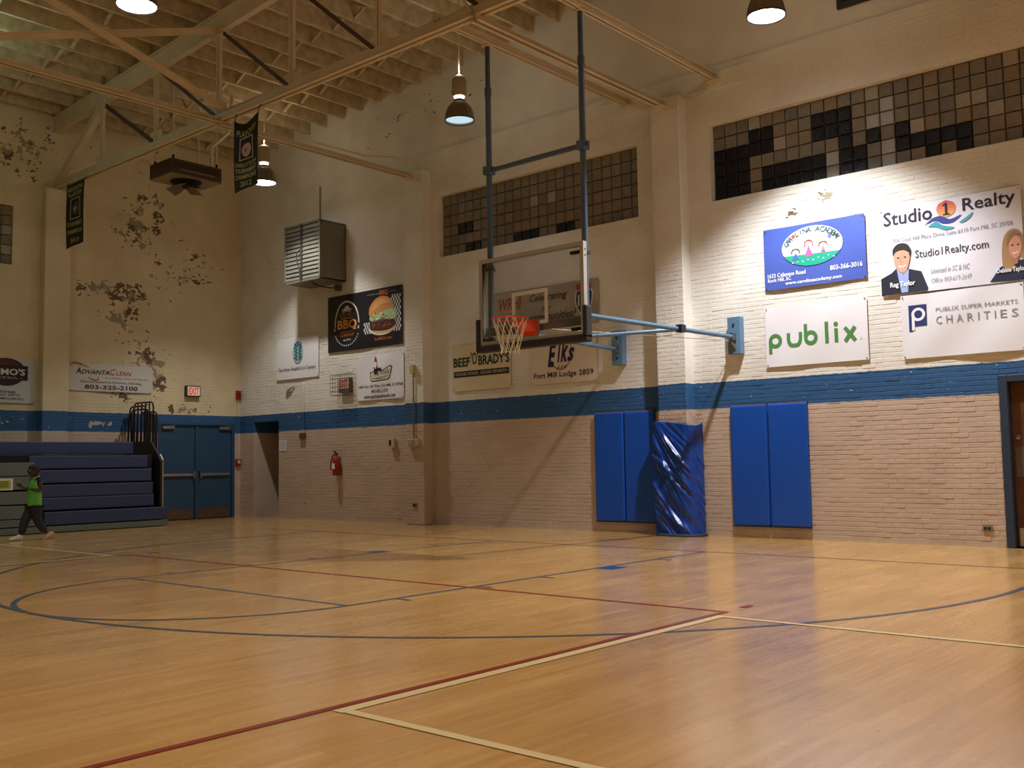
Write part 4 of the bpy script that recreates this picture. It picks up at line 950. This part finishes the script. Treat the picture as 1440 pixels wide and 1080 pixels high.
# academy
b = Banner('wall_banner', 'blue school banner with a white oval of drawn children on green grass', 'banner', PB, 1.595, 3.15, 3.685, 4.605, mat('periwinkle vinyl', '4a5fb4', .45), amp=.008, seed=7)
b.ell(.49, .63, .305, .325, '2d3a63', 1, 'oval', 40); b.ell(.49, .63, .3, .318, 'eeeef2', 2, 'oval', 40)
b.put([(.49+.298*math.cos(math.radians(a)), .63+.315*math.sin(math.radians(a))) for a in range(202, 339, 6)], [tuple(range(23))], M_print('1fa58c'), 'grass', 3)
word = 'CAROLINA ACADEMY'
for i, chh in enumerate(word):
    if chh == ' ': continue
    a = math.radians(163-i*146/15); cu, cv = .49+.262*math.cos(a), .63+.262*math.sin(a)
    if i == 3: b.ell(cu, cv, .02, .034, 'd0553a', 3, 'balloon', 14); continue
    vs, fs = text2d(chh, .02); mx_ = max(v[0] for v in vs); r_ = a-math.pi/2; r_ *= .6
    b.put([(cu+((x-mx_/2)*math.cos(r_)-(y-.35)*math.sin(r_))*.07, cv+((x-mx_/2)*math.sin(r_)+(y-.35)*math.cos(r_))*.122) for x, y in vs], fs, M_print('31555c'), 'letter', 4)
for (u, v, sx, sy, cc, hair) in ((.33, .5, .035, .12, '5a62b4', '4a5a58'), (.46, .57, .045, .17, 'e064a8', 'b05a60'), (.6, .56, .026, .12, 'e59055', '9a4a44')):
    b.poly([(u-sx, v-sy*.6), (u, v+sy*.4), (u+sx, v-sy*.6)], cc, 4, 'drawn_child'); b.ell(u, v+sy*.55, .018, .034, 'f3dccb', 4, 'drawn_child', 12)
    b.stroke(curve([(u-.04, v+sy*.3), (u-.034, v+sy*.75), (u, v+sy*.9), (u+.034, v+sy*.75), (u+.04, v+sy*.3)], 4), .011, hair, 5, 'drawn_hair', 1.7)
b.rect(.582, .618, .5, .535, '6f6fc0', 5, 'drawn_child'); b.ell(.665, .74, .018, .036, '6a74c4', 4, 'balloon', 12); b.stroke([(.665, .7), (.66, .64)], .003, '888888', 4); b.ell(.27, .58, .012, .012, 'c9a9a4', 4, 'butterfly', 8)
for i in range(9): b.ell(.3+i*.05, .39+.02*math.sin(i*3)+.01*i/2, .008, .012, 'e8b8cc' if i % 2 else 'f4f2ea', 4, 'drawn_flower', 8)
b.text('1633 Celanese Road', .035, .42, .195, .265, 'f4f4f8', .018); b.text('Rock Hill, SC', .035, .275, .115, .185, 'f4f4f8', .018); b.text('803-366-3016', .66, .965, .19, .27, 'f4f4f8', .018); b.text('www.carolinaacademy.com', .215, .77, .035, .11, 'f4f4f8', .018)
# realty
b = Banner('wall_banner', 'white realty banner with a sun emblem over waves and two agent portraits', 'banner', PB, 3.35, 5.18, 3.39, 4.61, mat('lilac white vinyl', 'e6e4f0', .4), amp=.012, seed=8)
b.text('Studio', .035, .395, .795, .955, '1c1c30', .012); b.text('Realty', .61, .965, .785, .965, '1c1c30', .012)
for i in range(6):
    v0, v1 = .79+i*.032, .79+(i+1)*.032; cc = ['e4b06a', 'e5a262', 'e0905a', 'db7c54', 'd26a50', 'c85c4e'][i]
    w = lambda v: .068*math.sqrt(max(0, 1-((v-.886)/.096)**2)); b.poly([(.495-w(v0), v0), (.495+w(v0), v0), (.495+w(v1), v1), (.495-w(v1), v1)] if i not in (0, 5) else ([(.495-w(v1), v1), (.495, .79), (.495+w(v1), v1)] if i == 0 else [(.495-w(v0), v0), (.495+w(v0), v0), (.495, .982)]), cc, 2, 'sun')
b.poly([(.487, .83), (.487, .925), (.472, .915), (.472, .93), (.49, .95), (.505, .95), (.505, .83), (.52, .83), (.52, .815), (.472, .815), (.472, .83)], '22203a', 3, 'numeral')
b.poly(curve([(.33, 0.735), (.4, 0.805), (.46, 0.810), (.52, 0.765), (.6, 0.795), (.54, 0.730), (.47, 0.730), (.41, 0.775), (.33, 0.735)], 5), '35479c', 3, 'wave'); b.poly(curve([(.36, 0.715), (.42, 0.760), (.47, 0.705), (.55, 0.665), (.48, 0.655), (.42, 0.700), (.36, 0.715)], 5), '3aa0b4', 3, 'wave'); b.poly(curve([(.58, 0.715), (.63, 0.755), (.68, 0.800), (.66, 0.745), (.61, 0.705), (.58, 0.715)], 5), '3aa0b4', 3, 'wave')
b.text('704 Gold Hill Place Drive Suite #110 Fort Mill, SC 29708', .1, .94, .585, .64, '9a99a6', 0); b.text('Studio1Realty.com', .26, .775, .36, .475, '3a3a44', .004)
b.text('Licensed in SC & NC', .37, .64, .19, .25, '9a99a6', 0, .15); b.text('Office 803-619-2649', .37, .65, .085, .14, 'b4b3c0', 0, .15)
sk, sk2 = 'd9a48c', 'c58a72'   # printed portrait of a man
b.poly([(.0, 0.008), (.0, 0.199), (.08, 0.249), (.12, 0.299), (.2, 0.282), (.3, 0.232), (.345, 0.042), (.34, 0.008)], '232536', 2, 'portrait_jacket'); b.poly([(.12, 0.299), (.15, 0.017), (.2, 0.017), (.21, 0.274)], '9db0e6', 3, 'portrait_shirt'); b.poly([(.135, 0.299), (.165, 0.216), (.2, 0.282)], sk2, 4, 'portrait_neck')
b.poly(curve([(.105, 0.432), (.11, 0.332), (.15, 0.249), (.19, 0.257), (.215, 0.349), (.22, 0.448), (.17, 0.498), (.11, 0.481), (.105, 0.432)], 5), sk, 5, 'portrait_face'); b.poly(curve([(.1, 0.432), (.1, 0.515), (.14, 0.573), (.2, 0.564), (.23, 0.498), (.222, 0.415), (.21, 0.481), (.16, 0.498), (.12, 0.481), (.1, 0.432)], 5), '2b2422', 6, 'portrait_hair')
b.stroke(curve([(.14, 0.320), (.165, 0.307), (.19, 0.324)], 4), .012, 'f2e6e0', 6, 'portrait_smile', 1.5); b.stroke([(.155, 0.415), (.158, 0.365), (.17, 0.361)], .004, sk2, 6, 'portrait_nose', 1.5)
for u in (.137, .187): b.ell(u, .415, .01, .008, '3a2a26', 6, 'portrait_eye', 8)
b.poly([(.77, 0.017), (.84, 0.158), (.9, 0.207), (1, 0.216), (1, 0.000)], '262848', 2, 'portrait_jacket')   # printed portrait of a woman
b.poly(curve([(.86, 0.166), (.86, 0.332), (.88, 0.481), (.93, 0.548), (.985, 0.515), (.998, 0.373), (.998, 0.232), (.96, 0.249), (.92, 0.116), (.86, 0.166)], 5), 'b08a62', 3, 'portrait_hair'); b.poly(curve([(.905, 0.382), (.91, 0.299), (.945, 0.232), (.98, 0.282), (.99, 0.382), (.965, 0.473), (.92, 0.457), (.905, 0.382)], 5), 'd79c84', 5, 'portrait_face'); b.poly(curve([(.895, 0.365), (.905, 0.481), (.95, 0.523), (.985, 0.481), (.95, 0.481), (.915, 0.432), (.895, 0.365)], 5), '9a744e', 6, 'portrait_hair')
b.poly([(.92, 0.266), (.93, 0.166), (.96, 0.183), (.97, 0.266)], 'b97c64', 4, 'portrait_neck'); b.stroke(curve([(.93, 0.299), (.948, 0.289), (.966, 0.303)], 4), .01, 'f2e6e0', 6, 'portrait_smile', 1.5)
for u in (.93, .968): b.ell(u, .378, .008, .008, '3a2a26', 6, 'portrait_eye', 8)
b.text('Reg Taylor', .07, .255, .07, .145, 'f6f6fa', .025, layer=7); b.text('Debbie Taylo', .82, .998, .085, .15, 'f6f6fa', .025, layer=7)
# supermarket
b = Banner('wall_banner', 'white banner with one large rounded green lowercase word', 'banner', PB, 1.575, 3.13, 2.535, 3.43, M_white, amp=.008, seed=9)
gr = '4f8a4a'; asp = 1.74
def letter_p(u): b.ell(u+.06, .43, .068, .118, gr, 2, 'letter', 28, .034); b.rect(u-.008, u+.026, .22, .43, gr, 2, 'letter')
letter_p(.04)
b.stroke(curve([(.235, .54), (.235, .42), (.255, .345), (.295, .33), (.335, .345), (.355, .42), (.355, .54)], 6), .034, gr, 2, 'letter', asp)
b.ell(.46, .43, .068, .118, gr, 2, 'letter', 28, .034); b.rect(.392, .426, .43, .66, gr, 2, 'letter'); b.rect(.6, .634, .32, .66, gr, 2, 'letter'); b.rect(.69, .724, .32, .54, gr, 2, 'letter'); b.ell(.707, .61, .021, .036, gr, 2, 'letter')
b.stroke([(.79, .54), (.885, .32)], .034, gr, 2, 'letter', asp); b.stroke([(.885, .54), (.79, .32)], .034, gr, 3, 'letter', asp); b.ell(.94, .35, .012, .02, 'c9d6c9', 2, 'registered_mark', 12, .004)
# charities
b = Banner('wall_banner', 'white charity banner with a navy square holding a pale letter', 'banner', PB, 3.6, 5.15, 2.5, 3.365, M_white, amp=.014, seed=10)
b.rect(.065, .22, .5, .835, '26386e', 2, 'emblem'); b.rect(.065, .095, .42, .5, '26386e', 2, 'emblem'); b.ell(.148, .685, .06, .105, 'eef0f8', 3, 'emblem', 24, .024); b.rect(.09, .114, .44, .69, 'eef0f8', 3, 'emblem')
b.text('PUBLIX SUPER MARKETS', .3, .955, .69, .755, '8a8d96', 0)
ua = .3
for ch_ in 'CHARITIES':
    wd = .008 if ch_ == 'I' else .05
    b.text(ch_, ua, ua+wd, .5, .62, '8a8d96', 0, name='letter'); ua += wd+.036
# bleacher wall banners
b = Banner('wall_banner', 'long white cleaning company banner with a red swoosh over peeling paint', 'banner', PL, -1.7, .185, 2.825, 3.415, mat('grey white vinyl', 'c9c6c2', .5), amp=.008, seed=11)
b.text('A', .085, .145, .6, .83, '26222a', .02, .25); b.text('DVANTA', .15, .475, .6, .76, '26222a', .015, .25); b.text('C', .48, .55, .6, .83, 'b8432c', .02, .25); b.text('LEAN', .555, .745, .6, .76, 'b8432c', .015, .25)
b.stroke(curve([(.02, .86), (.05, .97), (.13, .96), (.24, .82)], 8), [.004+.012*math.sin(i/24*math.pi) for i in range(25)], 'b04038', 2, 'swoosh', 3.2); b.stroke(curve([(.04, .83), (.07, .92), (.15, .9)], 8), .006, 'c98a80', 2, 'swoosh', 3.2); b.stroke(curve([(.23, .48), (.3, .4), (.34, .42), (.345, .5)], 8), .01, 'b04038', 2, 'swoosh', 3.2)
b.text('for a Healthy Home and Business', .42, .95, .45, .53, '77727a', 0, .3); b.text('Emergency Water Restoration/Drying - Mold Remediation - Air Duct Cleaning', .14, .87, .27, .38, '55505a', 0); b.text('803-325-2100', .19, .82, .07, .225, '2a2630', .02)
b = Banner('wall_banner', 'white banner with a round black and maroon crest, beside the side wall pilaster', 'banner', PL, -4.15, -2.375, 2.52, 3.42, mat('cool white vinyl', 'c4c6cc', .5), amp=.006, seed=12)
b.ell(.68, .68, .22, .31, '2a1c1e', 1, 'crest', 32); b.ell(.68, .76, .16, .2, '5a1f22', 2, 'crest', 24); b.rect(.42, .92, .5, .83, '1d1c1f', 3, 'crest'); b.text("ROMO'S", .45, .89, .61, .76, 'd6d3d0', .03, layer=4); b.text('- PIZZA -', .5, .86, .53, .575, 'b9a9a0', .01, layer=4)
b.text('Main Street', .45, .79, .215, .275, '2a2830', .01); b.text('Fort Mill, SC 29715', .4, .84, .14, .195, '2a2830', .01); b.text('(803)548-ROMO(4626)', .3, .875, .055, .115, '2a2830', .01)

# ------------------------------------------------------------------ pennants on the truss
def pennant(x0, x1, zt, zb, label, year, droop, lines, emblem):
    y = TR[0]-.1
    PT = lambda a, d, z: (a, y+d, z)
    t = thing('pennant', ((x0+x1)/2, y, zb), label, 'pennant', 'championship pennants'); n = 14
    w = x1-x0
    def pos(u, v, d=0):
        tp = zt - droop*(1-abs(2*u-1)**1.6); taper = .5+(u-.5)*(1-.12*(1-v))
        return (x0+w*taper, y-.012*math.sin(5*u+4*v)-d, (zb+.06*(1-u)*0+(tp-zb)*v)+(.05*u if v == 0 else 0))
    mb = MB()
    for l in (0, -.004):
        for j in range(n+1):
            for i in range(n+1): mb.v.append(pos(i/n, j/n, l))
    k = (n+1)**2
    for l in (0, 1):
        for j in range(n):
            for i in range(n): q = l*k+j*(n+1)+i; mb.f.append((q, q+1, q+n+2, q+n+1))
    for i in range(n): mb.f += [(i, i+1, k+i+1, k+i), (k-n-1+i, k-n+i, 2*k-n+i, 2*k-n-1+i), (i*(n+1), (i+1)*(n+1), k+(i+1)*(n+1), k+i*(n+1)), (i*(n+1)+n, (i+1)*(n+1)+n, k+(i+1)*(n+1)+n, k+i*(n+1)+n)]
    mb.build('cloth', mat('black pennant cloth', '23221f', .8), t, True)
    gold = M_print('b3a659')
    for (s, u0, u1, v0, v1) in lines:
        vs, fs = text2d(s, .02); X0, X1 = min(p[0] for p in vs), max(p[0] for p in vs); Y0, Y1 = min(p[1] for p in vs), max(p[1] for p in vs)
        q = [pos(u0+(p[0]-X0)/(X1-X0)*(u1-u0), v0+(p[1]-Y0)/(Y1-Y0)*(v1-v0), .008) for p in vs]
        for vv, ff in letters(vs, fs): MB().add([q[i] for i in vv], ff).build('letter', gold, t)
    u0, u1, v0, v1 = .24, .8, .44, .76
    fr = MB()
    for (p, q, r, s_) in ((u0, u1, v1-.012, v1), (u0, u1, v0, v0+.012), (u0, u0+.03, v0, v1), (u1-.03, u1, v0, v1)): fr.quad(pos(p, r, .008), pos(q, r, .008), pos(q, s_, .008), pos(p, s_, .008))
    fr.build('emblem_frame', M_print('c9c4b0'), t)
    c = [pos(.52+.2*math.cos(2*math.pi*i/20), .6+.1*math.sin(2*math.pi*i/20), .008) for i in range(20)]; MB().add(c, [tuple(range(20))]).build('emblem_disc', M_print(emblem), t)
    vs, fs = text2d('M', .03); MB().add([pos(.43+p[0]*.2, .565+p[1]*.09, .012) for p in vs], fs).build('emblem_letter', M_print('3a2a26' if emblem != '3f3d35' else 'c9c4b0'), t)
    for u in (.02, .98):
        p = pos(u, 1); MB().tube([p, (p[0], y+.05, 6.98)], .008, 5).build('hanging_tie', M_black, t)
pennant(-5.45, -4.75, 6.84, 5.62, 'black and gold pennant with an orange and white round crest hung from the truss', 2012, .12, [('PLAYOFF', .12, .93, .8, .89), ('CHARLOTTE DIV', .06, .95, .35, .41), ('TOURNAMENT', .08, .95, .26, .33), ('CHAMPIONS', .08, .93, .17, .24), ('2012', .3, .75, .06, .14)], 'c9a08a')
pennant(-11.38, -10.6, 6.9, 5.6, 'black and gold pennant with a pale figure crest hung by the side wall', 2013, .0, [('MIDSEASON', .08, .93, .88, .95), ('PLAYOFF', .12, .9, .79, .86), ('TOURNAMENT', .08, .93, .33, .4), ('CHAMPION', .1, .9, .21, .28), ('2013', .3, .75, .07, .14)], '3f3d35')

# ------------------------------------------------------------------ walking child
def skin_obj(name, chains, m, parent, root=0, sub=2):
    """chains: list of lists of (key, pos, radius); keys join chains"""
    keys, vs, rs, es = {}, [], [], []
    for ch in chains:
        prev = None
        for (k, p, r) in ch:
            if k is None or k not in keys:
                vs.append(p); rs.append(r if isinstance(r, tuple) else (r, r)); i = len(vs)-1
                if k: keys[k] = i
            else: i = keys[k]
            if prev is not None: es.append((prev, i))
            prev = i
    me = bpy.data.meshes.new(name); me.from_pydata(vs, es, []); ob = bpy.data.objects.new(name, me); COL.objects.link(ob)
    ob.modifiers.new('skin', 'SKIN'); ob.modifiers.new('sub', 'SUBSURF').levels = sub
    sv = me.skin_vertices[0].data
    for i, r in enumerate(rs): sv[i].radius = r; sv[i].use_root = (i == root)
    dg = bpy.context.evaluated_depsgraph_get(); res = bpy.data.meshes.new_from_object(ob.evaluated_get(dg))
    bpy.data.objects.remove(ob)
    return res
PX, PY = -8.87, -3.74
kid = thing('person', (PX, PY, 0), 'child in a lime green vest and dark trousers walking past the bleachers', 'person')
SKIN = mat('brown skin', '4d3226', .55)
# walking towards -y; near (left) side is +x
hipz = .61
J = lambda x, y, z: (x, y, z)
def hand(wrist, d, side, pre):
    w = Vector(wrist); d = Vector(d).normalized(); s = Vector((0, 0, 1)); o = d.cross(s).normalized()*side
    ch = []; palm = w+d*.045
    ch.append([(pre+'w', tuple(w), .019), (pre+'p', tuple(palm), (.024, .016))])
    for i, (oz, ln) in enumerate(((.022, .042), (.008, .048), (-.007, .045), (-.02, .036))):
        b_ = palm+d*.018+s*oz; ch.append([(pre+'p', tuple(palm), .02), (None, tuple(b_), .0075), (None, tuple(b_+d*ln*.55+o*.006), .0068), (None, tuple(b_+d*ln+o*.02), .0058)])
    ch.append([(pre+'p', tuple(palm), .02), (None, tuple(w+d*.02+s*.03), .009), (None, tuple(w+d*.05+s*.045+o*.01), .0075)])
    return ch
Ls, Rs = (.115, .01, 1.02), (-.115, -.01, 1.02)
Le, Re = (.15, .045, .83), (-.14, -.03, .83)
Lw, Rw = (.12, -.13, .86), (-.1, -.17, .9)
body_ch = [[('pel', J(0, 0, hipz), (.095, .08)), ('sp', J(0, .0, .76), (.09, .072)), ('ch', J(0, .0, .93), (.1, .075)), ('nk', J(0, -.01, 1.05), (.04, .04)), ('hd0', J(0, -.02, 1.10), (.042, .045))],
  [('ch', J(0, 0, .93), .1), ('ls', Ls, .042), ('le', Le, .032), ('lw', Lw, .022)], [('ch', J(0, 0, .93), .1), ('rs', Rs, .042), ('re', Re, .032), ('rw', Rw, .022)],
  [('pel', J(0, 0, hipz), .09), ('lh', J(.06, -.01, .57), .068), ('lk', J(.065, .0, .33), .045), ('la', J(.06, -.17+.36, .13), .03)][:1] + [('lh', J(.06, .0, .57), .068), ('lk', J(.065, .03, .32), .045), ('la', J(.06, .2, .1), .03)],
  [('pel', J(0, 0, hipz), .09), ('rh', J(-.06, 0, .57), .068), ('rk', J(-.065, -.15, .34), .045), ('ra', J(-.06, -.2, .075), .03)]]
me = skin_obj('body', body_ch, SKIN, kid)
parts = [me]
for wr, el_, sd, pre in ((Lw, Le, -1, 'l'), (Rw, Re, 1, 'r')):
    parts.append(skin_obj('hand', hand(wr, Vector(wr)-Vector(el_), sd, pre), SKIN, kid, sub=1))
bm = bmesh.new()
for p_ in parts: bm.from_mesh(p_)
# head with face relief (looking to -y)
hc = Vector((0, -.025, 1.168)); seg = bmesh.ops.create_uvsphere(bm, u_segments=28, v_segments=20, radius=1)
for v in seg['verts']:
    x, y, z = v.co; fx = x*.073; fy = y*.092; fz = z*.1
    if z < -.1: fx *= 1-.22*(-z); fy *= 1-.1*(-z)
    if y < -.5:
        nose = math.exp(-((x/.17)**2))*math.exp(-(((z+.12)/.2)**2)); fy -= .022*nose
        fy -= .01*math.exp(-((x/.32)**2))*math.exp(-(((z+.5)/.13)**2))
        fy += .012*(math.exp(-(((abs(x)-.38)/.17)**2)))*math.exp(-(((z-.08)/.12)**2))
    v.co = hc + Vector((fx, fy, fz))
for sx in (-1, 1):
    e_ = bmesh.ops.create_uvsphere(bm, u_segments=10, v_segments=8, radius=1)
    for v in e_['verts']: v.co = hc+Vector((sx*.074+v.co.x*.009, .008+v.co.y*.018, -.01+v.co.z*.028))
me = bpy.data.meshes.new('body'); bm.to_mesh(me); bm.free(); me.materials.clear(); me.materials.append(SKIN)
for p_ in me.polygons: p_.use_smooth = True
ob = bpy.data.objects.new('body', me); COL.objects.link(ob); ob.parent = kid
def kid_mesh(mb, name, m, smooth=True):
    mb.v = [(v[0]+PX, v[1]+PY, v[2]) for v in mb.v]; return mb.build(name, m, kid, smooth)
for sx in (-1, 1):
    kid_mesh(MB().lathe([(0, .012), (.008, .009), (.012, 0), (.008, -.009), (0, -.012)], (hc.x+sx*.028, hc.y-.074, hc.z+.008), 10), 'eye', mat('eye white', 'b9b0a6', .3))
    kid_mesh(MB().lathe([(0, .006), (.005, 0), (0, -.006)], (hc.x+sx*.029, hc.y-.085, hc.z+.008), 8), 'pupil', M_dark)
kid_mesh(MB().tube([(-.02, hc.y-.083, hc.z-.05), (0, hc.y-.092, hc.z-.053), (.02, hc.y-.083, hc.z-.05)], .004, 6), 'lips', mat('lips', '5a332c', .5))
# cap-like dark hair
mb = MB(); n1, n2 = 24, 9
for j in range(n2+1):
    for i in range(n1):
        an = 2*math.pi*i/n1; front = max(0, -math.sin(an)); ph = math.radians(90-(j/n2)*(98-34*front)); r_ = 1.09
        mb.v.append((hc.x+.073*r_*math.cos(ph)*math.cos(an), hc.y+.004+.092*r_*math.cos(ph)*math.sin(an), hc.z+.1*r_*math.sin(ph)+.002))
for j in range(n2):
    for i in range(n1): mb.f.append((j*n1+i, j*n1+(i+1) % n1, (j+1)*n1+(i+1) % n1, (j+1)*n1+i))
o = kid_mesh(mb, 'hair', mat('black hair', '141214', .8)); 
# vest: lofted rings
def loft(rings, n=26):
    mb = MB()
    for (z, cx_, cy_, rx_, ry_, tilt) in rings:
        for i in range(n):
            an = 2*math.pi*i/n; mb.v.append((cx_+rx_*math.cos(an), cy_+ry_*math.sin(an)+.006*math.sin(5*an+z*30), z+tilt*math.sin(an)))
    for j in range(len(rings)-1):
        for i in range(n): mb.f.append((j*n+i, j*n+(i+1) % n, (j+1)*n+(i+1) % n, (j+1)*n+i))
    return mb
v_ = kid_mesh(loft([(.565, 0, .005, .128, .118, -.01), (.6, 0, 0, .126, .116, 0), (.7, 0, 0, .122, .108, 0), (.82, 0, 0, .123, .104, 0), (.92, 0, 0, .125, .1, 0), (.985, 0, .005, .118, .09, 0), (1.02, 0, .008, .1, .075, .01), (1.045, 0, .008, .075, .062, .015), (1.06, 0, .006, .058, .054, .02)]), 'vest', mat('lime green mesh vest', '66bd45', .6, noise=.08, nscale=14))
sd = v_.modifiers.new('t', 'SOLIDIFY'); sd.thickness = .004
kid_mesh(MB().tube([(.0+.062*math.cos(a), .006+.058*math.sin(a), 1.062+.02*math.sin(a)) for a in [2*math.pi*i/24 for i in range(24)]], .007, 6, close=True), 'vest_collar', mat('pale vest trim', 'cfe0c4', .6))
for sx in (-1, 1):
    kid_mesh(MB().tube([(sx*(.122-.02*math.cos(a) if False else .122), .012+.05*math.sin(a), .955+.075*math.cos(a)) for a in [2*math.pi*i/24 for i in range(24)]], .006, 6, close=True), 'armhole_trim', MATS['pale vest trim'])
    kid_mesh(MB().tube([(sx*.06, .03, 1.035), (sx*.118, .012, 1.03), (sx*.135, .02, .985)], [.03, .046, .044], 12), 'undershirt_sleeve', mat('black undershirt', '17161a', .8))
kid_mesh(loft([(1.03, 0, .005, .055, .05, .02), (1.075, 0, -.004, .05, .048, .025)], 20), 'undershirt_neck', MATS['black undershirt'])
pm = skin_obj('trousers', [[('pel', J(0, 0, .6), (.115, .1)), ('lh', J(.062, .0, .53), .098), ('lk', J(.067, .03, .31), .078), ('la', J(.06, .17, .13), .064)], [('pel', J(0, 0, .6), .1), ('rh', J(-.062, -.02, .53), .098), ('rk', J(-.067, -.13, .33), .078), ('ra', J(-.06, -.18, .1), .064)]], None, kid)
pm.materials.clear(); pm.materials.append(mat('charcoal trousers', '2a2b38', .8, noise=.25, nscale=18))
for p_ in pm.polygons: p_.use_smooth = True
ob = bpy.data.objects.new('trousers', pm); COL.objects.link(ob); ob.parent = kid
def shoe(x, y, z, pitch, m, name='shoe'):
    mb = MB(); n = 14; rings = []
    for (t_, w, hgt, zb) in ((-.09, .014, .05, .01), (-.08, .034, .095, .001), (-.03, .038, .105, 0), (.02, .04, .085, 0), (.07, .044, .066, 0), (.115, .038, .052, .002), (.135, .018, .03, .008)):
        ring_ = []
        for i in range(n):
            an = 2*math.pi*i/n; ring_.append((w*math.cos(an), -t_, zb+hgt/2+hgt/2*math.sin(an)))
        rings.append(ring_)
    for r_ in rings:
        for (a_, b_, c_) in r_:
            yy = b_*math.cos(pitch)-c_*math.sin(pitch); zz = b_*math.sin(pitch)+c_*math.cos(pitch); mb.v.append((x+a_, y+yy, z+zz))
    for j in range(len(rings)-1):
        for i in range(n): mb.f.append((j*n+i, j*n+(i+1) % n, (j+1)*n+(i+1) % n, (j+1)*n+i))
    mb.f.append(tuple(range(n))); mb.f.append(tuple((len(rings)-1)*n+i for i in range(n)))
    s_ = kid_mesh(mb, name, m)
    return s_
shoe(-.06, -.25, .002, 0, mat('white trainer', 'd8d6d2', .5)); shoe(.06, .24, .02, .3, mat('tan trainer', 'c9a48a', .5))

# a thin strip of trim where the roof meets the gable
tag(B(LX, RX, WY+.02, WY+.036, ZC-.012, ZC+.004).build('trim_1', mat('dusty crack trim', '7d6b52', .8)), kind='structure')
